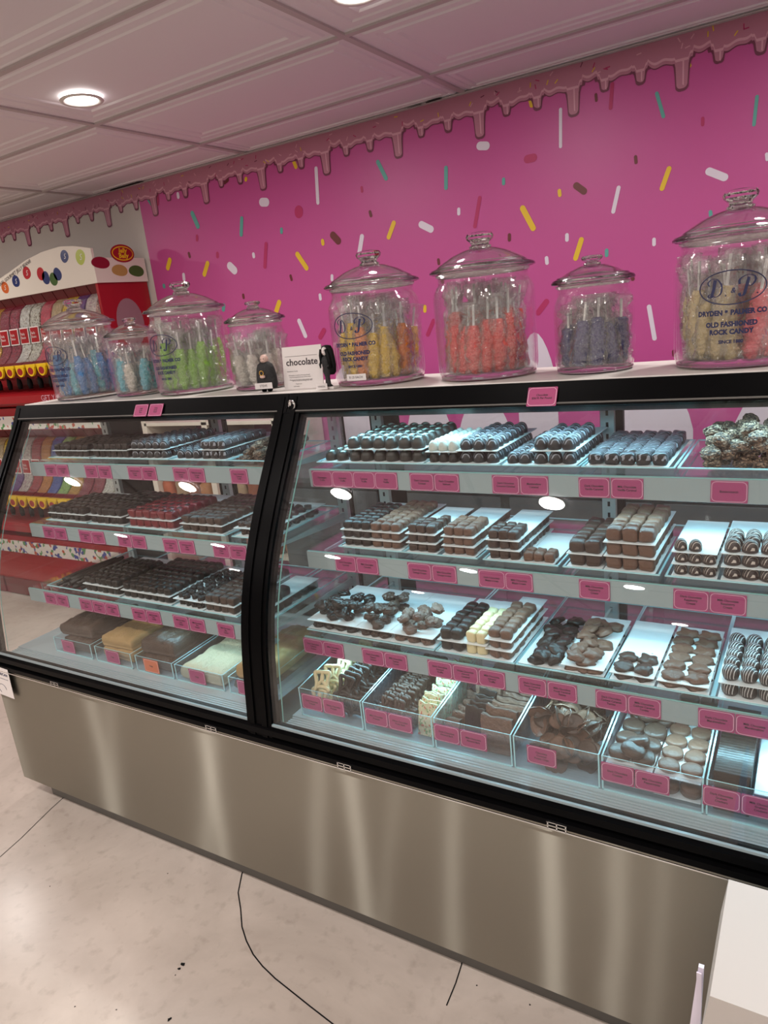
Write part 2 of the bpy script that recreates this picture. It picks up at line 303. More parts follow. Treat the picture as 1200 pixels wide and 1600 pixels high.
# u, v of each sprinkle end-to-end in the photograph, turned once into wall coordinates by the camera ray
CW = Vector((0, -1.145, 1.52))
def wallpt(u, v, y=2.05):
    d = right*(u-600) - up*(v-800) + fwd*1112; t = (y-CW.y)/d.y; p = CW + d*t; return p.x, p.z
K = {'w': 2, 'y': 3, 'b': 4, 't': 5, 'r': 6}
SPR = [('w',876,170,876,230,7),('t',1026,145,1037,183,8),('t',1183,150,1178,196,8),('r',1098,184,1098,196,7),('y',828,152,831,166,9),('r',957,130,954,170,8),('b',931,147,932,158,6),
 ('w',748,228,762,228,16),('r',822,249,836,246,16),('b',899,289,914,300,14),('y',1046,262,1034,296,11),('w',1106,267,1134,278,17),('b',993,244,994,255,7),('w',967,292,958,332,9),('y',816,324,834,358,12),
 ('y',874,297,875,306,8),('t',697,261,697,295,8),('t',787,279,787,288,7),('w',717,326,717,335,7),('r',750,308,742,355,8),('w',1198,240,1199,250,8),('b',1120,86,1127,70,9),('y',1076,99,1078,104,8),
 ('w',657,350,675,359,13),('y',616,347,607,372,9),('b',578,330,580,338,6),('b',519,366,530,378,13),('w',566,368,561,400,9),('y',504,375,505,382,7),('t',590,252,604,280,8),('w',494,262,497,318,7),('r',467,326,467,336,18),
 ('w',408,316,418,316,14),('r',416,380,414,418,7),('y',464,396,480,420,9),('w',396,396,397,402,6),('w',358,414,368,424,13),('y',325,410,319,430,8),('b',295,395,297,402,5),('t',378,340,377,368,7),('t',300,332,310,355,8),('t',440,357,440,364,6),
 ('y',266,405,262,420,8),('w',287,428,288,438,6),('t',350,476,349,485,7),('b',380,460,381,466,5),('y',437,471,431,489,9),('w',467,500,478,526,8),('y',664,478,664,487,7),('b',454,430,456,438,5),('w',519,430,519,438,6),('w',500,460,501,468,6),
 ('w',1014,478,1023,530,10),('y',909,373,899,405,11),('t',948,390,948,400,8),('w',1022,373,1022,383,8),('w',854,402,855,412,8),('w',886,366,886,376,8),('b',796,366,796,376,7),('b',685,405,686,413,6),('r',840,490,855,470,12),('r',668,524,678,500,8),('b',988,433,989,437,9),('b',1053,548,1054,556,9),
 ('r',500,528,507,515,9),('r',308,368,308,376,5),('t',232,310,240,322,8),('r',340,395,340,402,6),('b',350,285,356,280,8),('y',384,282,385,278,6),('y',459,252,463,262,7),('w',278,302,279,309,6),('r',246,300,247,320,5),('t',256,445,257,449,6),('b',690,432,692,442,7),('r',565,292,566,300,5),
 ('y',1136,520,1140,545,9),('t',1110,330,1112,350,8),('w',1170,420,1180,450,9)]
for c, u1, v1, u2, v2, w in SPR:
    a = wallpt(u1, v1); b_ = wallpt(u2, v2); d = CW.to_tuple(); dx, dz = b_[0]-a[0], b_[1]-a[1]; L = math.hypot(dx, dz)
    ww = w*abs(wallpt(u1+1, v1)[0]-a[0])*.72
    capsule((a[0]+b_[0])/2, (a[1]+b_[1])/2, L+ww*.6, ww, math.atan2(dz, dx), K[c])
# more sprinkles on the stretch of wall to the right of the photograph
for k in range(60):
    x = random.uniform(.25, X1-.1); z = random.uniform(1.2, 2.15); capsule(x, z, random.uniform(.04, .12), random.uniform(.018, .03), random.uniform(0, pi), random.choice([2, 3, 4, 5, 6]))
# white tapering loops on the lower wall
LO = [(-1.70, .27, 1.13), (-1.455+.06, .30, 1.10), (-1.12, .19, 1.36), (-.62, .34, 1.16), (-.13, .36, 1.12), (-2.15, .3, 1.28), (-2.62, .28, 1.1), (-3.05, .25, 1.1), (.35, .3, 1.12), (.85, .3, 1.1), (1.35, .3, 1.14)]
for x, w, zt in LO:
    pts = [(x-w/2, .1), (x+w/2, .1)]
    for k in range(13):
        a = pi*k/12; pts.append((x+w/2*cos(a)*(.75+.25*(1-sin(a))), zt-.25+.25*sin(a)))
    flat(pts, 2, .0012)
# dripping icing: the print repeats every 0.409 m
per = .409; base = [(0, .105), (.018, .13), (.03, .19), (.040, .13), (.052, .082), (.085, .088), (.115, .083), (.155, .100), (.178, .072), (.195, .06), (.205, .09), (.214, .10), (.222, .075), (.25, .070), (.285, .105), (.305, .102), (.318, .07), (.33, .065), (.35, .075), (.375, .078)]
def dripz(x, off=0):
    # lower edge of the icing below the ceiling line
    t = ((x+1.32) % per + per) % per
    z = 2.315+.012*sin(t/per*2*pi*2)+.008*sin(t/per*2*pi*5)
    for c0, w, L in [(0.0, .020, .105), (per, .020, .105), (.125, .014, .045), (.26, .015, .048), (.195, .03, .022), (.33, .04, .018), (.06, .03, .012)]:
        d = abs(t-c0)
        w2 = w+off
        if d < w2*1.9:
            if L > .04:
                e_ = d/w2
                if e_ < 1: z = min(z, 2.31-L-off*.8+ (1-math.sqrt(max(0, 1-e_*e_)))*w2*1.1)
                else: z = min(z, 2.31-L*.6*max(0, 1-(e_-1)/.9)**5*.9) if e_ < 1.9 else z
            else: z -= L*.7*cos(d/w2/1.9*pi/2)
    return z-off*.7
xa = X0; step = .0035; nx = int((X1-X0)/step)
def band(off, m, d, zt):
    vs = []; fs = []
    for i in range(nx+1):
        x = xa+i*step; vs += [(x, yw-d, zt), (x, yw-d, dripz(x, off))]
    fs = [(2*i, 2*i+1, 2*i+3, 2*i+2) for i in range(nx)]; wb.add(vs, fs, m)
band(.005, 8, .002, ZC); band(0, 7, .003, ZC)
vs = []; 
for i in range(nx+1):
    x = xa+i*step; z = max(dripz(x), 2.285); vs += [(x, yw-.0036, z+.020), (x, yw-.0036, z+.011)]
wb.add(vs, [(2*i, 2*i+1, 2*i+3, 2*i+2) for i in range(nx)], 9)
for k in range(-16, 12):
    for off, L in ((0, .10), (.125, .05), (.26, .052)):
        x = -1.32+k*per+off
        if X0 < x < X1: flat([(x+.002, 2.305), (x+.002, 2.318-L), (x+.007, 2.314-L), (x+.008, 2.305)], 9, .0037)
for k in range(150):
    x = random.uniform(-5, 1); z = random.uniform(2.325, 2.375); a = random.uniform(0, pi); r = .009
    flat([(x+cos(a)*r-sin(a)*.002, z+sin(a)*r+cos(a)*.002), (x-cos(a)*r-sin(a)*.002, z-sin(a)*r+cos(a)*.002), (x-cos(a)*r+sin(a)*.002, z-sin(a)*r-cos(a)*.002), (x+cos(a)*r+sin(a)*.002, z+sin(a)*r-cos(a)*.002)], random.choice([9, 8, 3, 6, 9]), .0042)
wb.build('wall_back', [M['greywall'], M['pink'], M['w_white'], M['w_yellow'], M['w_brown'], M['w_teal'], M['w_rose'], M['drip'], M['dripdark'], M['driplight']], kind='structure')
for nm, vs in (('wall_left', [(X0, Y0, 0), (X0, Y1, 0), (X0, Y1, ZC+.02), (X0, Y0, ZC+.02)]), ('wall_right', [(X1, Y0, 0), (X1, Y1, 0), (X1, Y1, ZC+.02), (X1, Y0, ZC+.02)]), ('wall_front', [(X0, Y0, 0), (X1, Y0, 0), (X1, Y0, ZC+.02), (X0, Y0, ZC+.02)])):
    MB().add(vs, [(0, 1, 2, 3)]).build(nm, M['greywall'], kind='structure')
# cracks and scuffs in the concrete
fl = MB()
def ribbon(pts, w):
    vs = []
    for i, (x, y) in enumerate(pts):
        a = pts[max(0, i-1)]; b_ = pts[min(len(pts)-1, i+1)]; dx, dy = b_[0]-a[0], b_[1]-a[1]; L = math.hypot(dx, dy) or 1
        vs += [(x-dy/L*w/2, y+dx/L*w/2, .0006), (x+dy/L*w/2, y-dx/L*w/2, .0006)]
    fl.add(vs, [(2*i, 2*i+1, 2*i+3, 2*i+2) for i in range(len(pts)-1)])
ribbon([(-1.92, -1.1), (-2.02, -.72), (-2.09, -.44), (-2.14, -.26), (-2.16, -.16), (-2.183, -.081), (-2.20, -.02), (-2.215, .05)], .0028)
ribbon([(-1.40, .12), (-1.369, .03), (-1.33, -.03), (-1.285, -.07), (-1.24, -.115), (-1.199, -.144), (-1.155, -.168), (-1.111, -.184), (-1.06, -.197), (-1.014, -.205), (-.94, -.218), (-.866, -.23), (-.6, -.29), (-.3, -.40)], .0035)
ribbon([(-.70, .12), (-.668, .03), (-.66, -.02), (-.655, -.08)], .003)
def blot(x, y, r, n=11, st=1.0):
    vs = [(x, y, .0007)]+[(x+r*(.5+random.random()*.8)*cos(2*pi*k/n)*st, y+r*(.5+random.random()*.8)*sin(2*pi*k/n), .0007) for k in range(n)]
    fl.add(vs, [(0, 1+k, 1+(k+1) % n) for k in range(n)])
for u, v, r in [(286, 1507, .007), (280, 1514, .004), (274, 1524, .002), (265, 1593, .005), (262, 1365, .002), (117, 1573, .002), (78, 1385, .002), (70, 1322, .0015), (182, 1578, .002), (745, 1540, .002), (828, 1570, .002)]:
    d = right*(u-600) - up*(v-800) + fwd*1112; t = -CW.z/d.z; p = CW+d*t; blot(p.x, p.y, r)
fl.build('floor_crack', M['blackmatte'], kind='structure')

# ------------------------------------------------------------------ ceiling lights
lmb = MB(); lmb.lathe([(.062, 0), (.074, -.002), (.078, -.006), (.074, -.010), (.060, -.008), (.057, -.003)], 36, smooth=True, capb=False, capt=False)
ring_me = lmb.mesh('trim_ring', M['white']); lens_me = MB().lathe([(.0, -.004), (.03, -.0042), (.058, -.003)], 36, capb=False, capt=False).mesh('lens', M['lens'])
ROWS = [(.85, [-4.75, -2.376, -1.17, .03, 1.22, 2.4]), (-1.03, [-5.6, -4.44, -3.31, -2.16, -1.01, .15, 1.3]), (-2.45, [-5.3, -4.12, -2.98, -1.9, -.86, .3, 1.4]), (-4.0, [-5.2, -3.0, -.8, 1.2])]
ld = bpy.data.lights.new('downlight', 'AREA'); ld.shape = 'DISK'; ld.size = .11; ld.energy = LAMP; ld.color = (1, .925, .885); ld.spread = math.radians(180)
for ri, (y, xs) in enumerate(ROWS):
    for xi, x in enumerate(xs):
        where = ['between case and mural', 'over the customer side', 'far behind the viewer', 'along the front wall'][ri]
        lab = 'round recessed ceiling light %s, number %d from the left' % (where, xi+1)
        if ri == 0: lab = {1: 'round bright recessed light in the ceiling at upper left', 2: 'recessed light cut by the top edge of the picture'}.get(xi, lab)
        t = empty('ceiling_light', (x, y, ZC-.002), label=lab, cat='light', group='recessed ceiling lights')
        inst('trim_ring', ring_me, (0, 0, 0), parent=t); inst('lens', lens_me, (0, 0, 0), parent=t)
        lo = bpy.data.objects.new('lamp', ld); C.objects.link(lo); lo.parent = t; lo.location = (0, 0, -.014)

# ------------------------------------------------------------------ display cases
PC = [-1.4936821, 5.41206846, -6.64770065, 3.53038413, -0.68979114]
def fy(z): return sum(c*z**(4-i) for i, c in enumerate(PC))
def dfy(z): return sum(c*(4-i)*z**(3-i) for i, c in enumerate(PC[:4]))
def prof(z0, z1, n, off):
    out = []
    for i in range(n+1):
        z = z0+(z1-z0)*i/n; d = dfy(z); L = math.hypot(1, d); out.append((fy(z)+off/L, z-off*d/L))
    return out
ZS = {1: 1.157, 2: .955, 3: .742}; YF = {1: .272, 2: .217, 3: .157}; YB = .575; DECK = .555
def case(xa, xb, label, ledxs, ledk, uprights, stiles):
    t = empty('display_case', ((xa+xb)/2, .3, 0), label=label, cat='display case', group='curved glass display cases')
    P = Vector(t.location)
    def part(mb, name, mats, par=None, **kw):
        o = mb.build(name, mats, par or t, **kw)
        if par is None: o.location = -P
        return o
    part(MB().box(xa, xb, 0, .64, .07, .508), 'base_panel', M['steel'])
    part(MB().box(xa+(.09 if xa < -2 else 0), xb, .035, .60, 0, .07), 'toe_kick', M['kick'])
    r = MB(); r.sweepx([(-.004, .508), (-.010, .512), (-.010, .526), (.004, .530), (.004, .536), (-.008, .540), (-.008, .556), (.002, .560), (.03, .560), (.03, .508)], xa, xb)
    part(r, 'bottom_rail', M['black'])
    part(MB().box(xa, xb, -.0125, -.0105, .5055, .5085), 'trim_strip', M['chrome'])
    # small vent grips in the rail
    n = 2 if xb < 0 else 3
    for k in range(n):
        cx = {0: -2.0, 1: -1.33}[k] if xb < 0 else [-.905, -.40, .35][k]
        g = MB()
        for a in (-1, 0, 1): g.box(cx+a*.018-.0012, cx+a*.018+.0012, -.0135, -.0095, .508, .524)
        for z in (.509, .516, .523): g.box(cx-.02, cx+.02, -.0135, -.0095, z-.0008, z+.0008)
        part(g, 'grip', M['chrome'])
    # curved side frames
    for a, b_ in ((xa, xa+.040), (xb-.040, xb)):
        f = MB(); f.strip(prof(.53, 1.335, 28, -.004), prof(.53, 1.335, 28, .030), a, b_)
        f.strip(prof(.53, 1.335, 28, -.008), prof(.53, 1.335, 28, -.003), a+.012, b_-.012)
        part(f, 'side_frame', M['black'])
    # header
    h = MB(); h.strip(prof(1.296, 1.343, 4, -.006), prof(1.296, 1.343, 4, .03), xa+.001, xb-.001)
    part(h, 'header', M['black'])
    part(MB().strip(prof(1.299, 1.302, 1, -.0085), prof(1.299, 1.302, 1, -.006), xa+.03, xb-.03), 'header_trim', M['kick'])
    part(MB().box(xa, xb, .336, .612, 1.333, 1.345, 0, .002), 'top_panel', M['white'])
    part(MB().box(xa, xb, .36, .608, 1.300, 1.332), 'top_frame', M['blackmatte'])
    # glass
    g = MB(); lo = prof(.560, 1.297, 28, 0); hi = prof(.560, 1.297, 28, .006)
    for p_, q_ in ((lo, 0), (hi, 0)):
        vs = [(X, y, z) for X in (xa+.038, xb-.038) for y, z in p_]; k = len(p_)
        g.add(vs, [(i, i+1, k+i+1, k+i) for i in range(k-1)], 0, True)
    for X in (xa+.038, xb-.038):
        vs = [(X, y, z) for y, z in lo]+[(X, y, z) for y, z in hi]; k = len(lo); g.add(vs, [(i, i+1, k+i+1, k+i) for i in range(k-1)], 1)
    part(g, 'front_glass', [M['glass'], M['gedge']])
    for X in (xa+.046, xb-.050):
        e = MB(); pr = prof(.56, 1.29, 14, .032); n_ = len(pr)
        for xx in (X, X+.004):
            vs = [(xx, y, z) for y, z in pr]+[(xx, .59, z) for y, z in pr]; e.add(vs, [(i, i+1, n_+i+1, n_+i) for i in range(n_-1)], 0)
        vs = [(X, y, z) for y, z in pr]+[(X+.004, y, z) for y, z in pr]; e.add(vs, [(i, i+1, n_+i+1, n_+i) for i in range(n_-1)], 1)
        part(e, 'end_glass', [M['glass'], M['gedge']])
    # deck with slotted air grille
    d = MB(); d.box(xa+.05, xb-.05, .072, .60, .54, DECK); d.box(xa+.05, xb-.05, .030, .074, .530, .540)
    part(d, 'deck', M['slat'])
    a = MB()
    for k in range(5): a.box(xa+.055, xb-.055, .030+k*.0085, .0345+k*.0085, .540, .5535)
    part(a, 'air_grille', M['slat'])
    part(MB().box(xa+.04, xb-.04, .003, .009, .5605, .566), 'glass_seat', M['rail'])
    # shelves and price rails
    for s in (1, 2, 3):
        z = ZS[s]; y = YF[s]; sh = MB()
        for zz in (z, z-.006): sh.add([(xa+.060, y, zz), (xb-.060, y, zz), (xb-.060, YB, zz), (xa+.060, YB, zz)], [(0, 1, 2, 3)], 0)
        sh.box(xa+.06, xb-.06, y-.0005, y+.0005, z-.006, z, 1)
        so = part(sh, 'shelf', [M['shelfglass'], M['gedge']])
        rl = MB(); rl.sweepx([(y-.004, z-.002), (y-.004, z-.047), (y+.004, z-.050), (y+.022, z-.050), (y+.022, z-.044), (y+.004, z-.044), (y+.001, z-.002)], xa+.058, xb-.058)
        o = part(rl, 'price_rail', M['rail'], so)
        for ux in uprights: part(MB().sweepx([(y+.03, z-.007), (y+.03, z-.012), (YB-.01, z-.034), (YB-.01, z-.007)], ux-.003, ux+.003), 'bracket', M['post'], so)
    # slotted posts
    for ux in uprights:
        p = MB()
        p.box(ux-.016, ux+.016, .560, .575, DECK, 1.30, 0)
        for k in range(26): p.box(ux-.003, ux+.003, .5594, .5602, DECK+.03+k*.028, DECK+.042+k*.028, 1)
        part(p, 'upright_post', [M['post'], M['blackmatte']])
    # rear sliding doors
    for k in range(len(stiles)-1):
        x0, x1 = stiles[k][0 if k == 0 else 1]-(.0 if k == 0 else .02), stiles[k+1][1 if k == len(stiles)-2 else 0]+.02*(k < len(stiles)-2); yy = .592+.008*(k % 2); q = MB()
        a0 = stiles[k][1] if k == 0 else stiles[k][1]; a1 = stiles[k+1][0]
        q.box(stiles[k][0] if k % 2 == 0 else a0-.02, a0, yy, yy+.006, DECK, 1.30); q.box(a1, stiles[k+1][1] if (k % 2 == 0 or k == len(stiles)-2) else a1+.02, yy, yy+.006, DECK, 1.30); q.box(a0, a1, yy, yy+.006, DECK, DECK+.04); q.box(a0, a1, yy, yy+.006, 1.285, 1.305)
        do = part(q, 'rear_door', M['black'])
        part(MB().add([(a0, yy+.003, DECK+.04), (a1, yy+.003, DECK+.04), (a1, yy+.003, 1.285), (a0, yy+.003, 1.285)], [(0, 1, 2, 3)]), 'pane', M['glass'], do)
    # lit strips: under the header and under each shelf
    for li, (y, z, k) in enumerate([(.335, 1.289, 1.5), (YF[1]+.03, ZS[1]-.052, .8), (YF[2]+.03, ZS[2]-.052, .9), (YF[3]+.03, ZS[3]-.052, 1.1)]):
        a, b_ = ledxs
        st = MB().box(a, b_, y-.006, y+.006, z, z+.006); part(st, 'light_strip', M['rail'])
        l = bpy.data.lights.new('led', 'AREA'); l.shape = 'RECTANGLE'; l.size = b_-a; l.size_y = .012; l.energy = LED*k*(b_-a)/1.0*ledk; l.color = (.40, .82, 1.0)
        lo = bpy.data.objects.new('led', l); C.objects.link(lo); lo.parent = t; lo.location = Vector(((a+b_)/2, y, z-.002))-P; lo.rotation_euler = (math.radians(-12), 0, 0)
    return t
XL, XM, XR = -2.36, -1.167, .80
caseL = case(XL, XM, 'dim left-hand curved glass candy case with black frame and steel base', (-1.70, -1.23), .34, [-2.26, -1.70, -1.228], [(-2.31, -2.10), (-1.76, -1.69), (-1.262, -1.217)])
caseR = case(XM, XR, 'brightly lit right-hand curved glass candy case beside the dim one', (-1.09, .72), 1.0, [-1.075, -.43, .26], [(-1.117, -1.02), (-.455, -.40), (.24, .29), (.70, .75)])
bt = MB(); bt.lathe([(.0, 0), (.012, 0), (.0135, .003), (.0135, .007), (.011, .009)], 24, capt=False)
bt.xform(Matrix.Rotation(pi/2, 4, 'X')).build('end_cap', M['chrome'], caseR, loc=Vector((-1.150, fy(1.318)-.008, 1.318))-Vector(caseR.location))

# ------------------------------------------------------------------ confectionery shapes, about one unit across, resting on z = 0
def blob(e1=1, e2=1, flat=0.0, amp=0, fr=2, seed=0, nu=20, nv=12, top=1.0):
    # superellipsoid of half sizes .5,.5 and height 1, cut flat below
    mb = MB(); vs = []; fs = []
    sg = lambda w, e: math.copysign(abs(w)**e, w)
    for i in range(nv+1):
        a = -pi/2+pi*i/nv
        for k in range(nu):
            b_ = 2*pi*k/nu; x = .5*sg(cos(a), e1)*sg(cos(b_), e2); y = .5*sg(cos(a), e1)*sg(sin(b_), e2); z = .5*sg(sin(a), e1)
            if amp:
                p = Vector((x, y, z)); nn = noise.noise(p*fr+Vector((seed*7.1, seed*3.3, 0))); f = 1+amp*nn*2; x *= f; y *= f; z *= f
            z = (z+.5-flat)/(1-flat); vs.append((x, y, max(0, z)))
    for i in range(nv):
        for k in range(nu): fs.append((i*nu+k, i*nu+(k+1) % nu, (i+1)*nu+(k+1) % nu, (i+1)*nu+k))
    return mb.add(vs, fs, 0, True)
def dome(tw=.8, seed=0, h=1):
    pr = [(.44, 0), (.49, .05), (.50, .2), (.485, .45), (.42*tw/.8, .7), (.30*tw/.8, .88), (.15, .97), (.0001, 1)]
    mb = MB().lathe(pr, 20, capt=False); mb.v = [(x*(1+.05*noise.noise(Vector((x*2, y*2, z*2+seed*5)))), y*(1+.05*noise.noise(Vector((x*2, y*2, z*2+seed*5+9)))), z) for x, y, z in mb.v]; return mb
def bumps(seed, n=13, flatten=.8):
    rnd = random.Random(seed); mb = MB()
    base = blob(1, 1, .25, .12, 3, seed, 16, 9); mb.add([(x*.82, y*.82, z*.8*flatten) for x, y, z in base.v], base.f, 0, True)
    for k in range(n):
        a = rnd.uniform(0, 2*pi); r = rnd.uniform(.1, .38); z = flatten*(.32+.38*math.sqrt(max(0, 1-(r/.45)**2))*rnd.uniform(.6, 1)); q = rnd.uniform(.13, .2)
        s_ = blob(1, 1, 0, 0, 1, 0, 8, 6); mb.add([(cos(a)*r+x*q*2, sin(a)*r+y*q*1.7, max(0, z+(zz-.5)*q*1.6)) for x, y, zz in s_.v], s_.f, 0, True)
    return mb
def crumbs(seed):
    rnd = random.Random(seed); mb = MB(); base = blob(.6, .6, .1, .1, 3, seed, 14, 8); mb.add([(x*.85, y*.85, z*.85) for x, y, z in base.v], base.f, 0, True)
    for k in range(80):
        a = rnd.uniform(0, 2*pi); e = rnd.uniform(-.3, 1.3); q = rnd.uniform(.055, .11); cx_, cy_, cz_ = .44*cos(a)*cos(e), .44*sin(a)*cos(e), .42+.42*sin(e); s_ = blob(.7, .7, 0, 0, 1, 0, 6, 4)
        mb.add([(cx_+x*q*2, cy_+y*q*1.6, max(0, cz_+(zz-.5)*q*2)) for x, y, zz in s_.v], s_.f, 0, False)
    return mb
def turtle(seed):
    mb = blob(.8, 1, .35, .16, 3.2, seed, 24, 10); mb.v = [(x*(1+.08*cos(5*math.atan2(y, x)+seed)), y*(1+.08*cos(5*math.atan2(y, x)+seed)), z) for x, y, z in mb.v]; return mb
def pretzel(th=.085):
    pts = []
    for i in range(48):
        t = 2*pi*i/48; x = .42*sin(t)*(1-.35*cos(2*t)) if False else .36*sin(t)+.13*sin(3*t)-.06*sin(2*t)*0; y = .40*cos(t)+.10*cos(2*t)-.10*cos(3*t); pts.append((x, y, th+.3*th*sin(3*t)))
    mb = MB().tube(pts, th, 8, closed=True)
    mb.tube([(0, .36, th), (.04, .1, th*1.3), (-.18, -.12, th), (-.28, -.26, th)], th*.9, 8); mb.tube([(0, .36, th), (-.04, .1, th*.9), (.18, -.12, th), (.28, -.26, th)], th*.9, 8)
    return mb
def slab(seed, lump=.03, n=8, m=6):
    # broken rectangular sheet standing on edge: x across, z up, y thin
    rnd = random.Random(seed); mb = MB(); vs = []; fs = []
    for side in (-1, 1):
        for i in range(n+1):
            for k in range(m+1):
                x = -.5+i/n; z = k/m; e_ = .05*noise.noise(Vector((x*4+seed, z*4, 3)))
                vs.append((x+(e_ if i in (0, n) else 0), side*.5*(1+lump*6*noise.noise(Vector((x*7+seed*3, z*7, side*5.)))), z*(1+(.12*noise.noise(Vector((x*3, seed, 1))) if k == m else 0))))
    w = (n+1)*(m+1)
    for s_ in (0, w):
        for i in range(n):
            for k in range(m):
                a = s_+i*(m+1)+k; q = (a, a+m+1, a+m+2, a+1); fs.append(q if s_ == 0 else q[::-1])
    for i in range(n):
        for k in (0, m): a = i*(m+1)+k; fs.append((a, a+m+1, w+a+m+1, w+a))
    for k in range(m):
        for i in (0, n): a = i*(m+1)+k; fs.append((a, a+1, w+a+1, w+a))
    return mb.add(vs, fs, 0, True)
def chip(seed):
    rnd = random.Random(seed); mb = MB(); nr, na = 5, 22; sx_ = rnd.uniform(.8, 1.1); vs = []; fs = []
    cu = rnd.uniform(.25, .6); fold = rnd.uniform(-.3, .5)
    for lay in (0, 1):
        for i in range(nr+1):
            for k in range(na):
                a = 2*pi*k/na; r = .5*i/nr*(1+.08*noise.noise(Vector((cos(a), sin(a), seed*3.)))); x = r*cos(a)*sx_; y = r*sin(a)
                z = cu*(x*x-fold*y*y)+.02*sin(x*55)+.05*noise.noise(Vector((x*3, y*3, seed*2.))); vs.append((x, y, z+.045*lay+.1))
    w = (nr+1)*na
    for lay in (0, w):
        for i in range(nr):
            for k in range(na): q = (lay+i*na+k, lay+i*na+(k+1) % na, lay+(i+1)*na+(k+1) % na, lay+(i+1)*na+k); fs.append(q if lay else q[::-1])
    for k in range(na): a = nr*na+k; b_ = nr*na+(k+1) % na; fs.append((a, b_, w+b_, w+a))
    return mb.add(vs, fs, 0, True)
def rough_slab(seed, lump=.02, n=22, m=16):
    # fudge slab, unit size, rounded edges and worked top
    mb = MB(); vs = []; fs = []
    def pt(i, k, lev):
        x = -.5+i/n; y = -.5+k/m
        ed = min(1, min(i, n-i)/1.5)*min(1, min(k, m-k)/1.5)
        if lev == 2: return (x*.97+.02*noise.noise(Vector((x*5, y*5, seed))), y*.97, 1-.12*(1-ed)+lump*8*noise.noise(Vector((x*5+seed, y*5, 2.)))+lump*5*noise.noise(Vector((x*14+seed, y*14, 5.))))
    for i in range(n+1):
        for k in range(m+1): vs.append(pt(i, k, 2))
    for i in range(n):
        for k in range(m): a = i*(m+1)+k; fs.append((a, a+m+1, a+m+2, a+1))
    per_ = [i*(m+1) for i in range(n+1)]+[n*(m+1)+k for k in range(1, m+1)]+[i*(m+1)+m for i in range(n-1, -1, -1)]+[k for k in range(m-1, 0, -1)]
    L0 = per_
    for lev, (sc_, zz) in enumerate([(1.03, .7), (1.035, .35), (1.0, 0)]):
        st = len(vs)
        for j in per_: x, y, z = vs[j]; w_ = 1+.02*noise.noise(Vector((x*6, y*6, zz*3+seed))); vs.append((x*sc_*w_, y*sc_*w_, zz*min(1, z)))
        L1 = list(range(st, st+len(per_)))
        for j in range(len(per_)): jn = (j+1) % len(per_); fs.append((L0[j], L1[j], L1[jn], L0[jn]))
        L0 = L1
    fs.append(tuple(L0)); return mb.add(vs, fs, 0, True)

def fam(name, gens, ma): return [g.mesh(name, M[ma]) for g in gens]
F = {}
cube = lambda s: blob(.52, .42, .04, .07, 2.3, s, 24, 12)
for k, ma in (('dark', 'dark'), ('milk', 'milk'), ('mid', 'mid'), ('ivory', 'ivory'), ('faint', 'faint'), ('darkdriz', 'darkdriz'), ('red', 'redcoat')):
    F['cube_'+k] = fam('chocolate_square', [cube(s) for s in range(3)], ma)
for k, ma in (('dark', 'dark'), ('mid', 'mid'), ('speck', 'speckdome'), ('white', 'whitetip'), ('driz', 'domedriz'), ('faint', 'faint'), ('darkdriz', 'darkdriz')):
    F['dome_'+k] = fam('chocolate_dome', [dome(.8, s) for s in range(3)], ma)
for k, ma in (('dark', 'dark'), ('milk', 'nutty'), ('mid', 'mid')): F['clus_'+k] = fam('nut_cluster', [bumps(s) for s in range(4)], ma)
for k, ma in (('dark', 'dark'), ('milk', 'milk'), ('mid', 'mid')):
    F['tur_'+k] = fam('nut_patty', [turtle(s) for s in range(4)], ma); F['disc_'+k] = fam('chocolate_disc', [blob(.55, 1, .1, .03, 2, s, 26, 10) for s in range(3)], ma)
F['balldriz'] = fam('drizzled_ball', [blob(.9, .9, .12, .03, 2, s) for s in range(3)], 'darkdriz')
F['roll_dark'] = fam('chocolate_roll', [blob(.6, .5, .03, .06, 2, s) for s in range(3)], 'dark'); F['roll_milk'] = fam('chocolate_roll', [blob(.6, .5, .03, .06, 2, s) for s in range(3)], 'milk'); F['roll_ivory'] = fam('chocolate_roll', [blob(.5, .5, .03, .05, 2, s) for s in range(3)], 'ivory')
F['crunch'] = fam('toffee_piece', [crumbs(s) for s in range(4)], 'crunch')

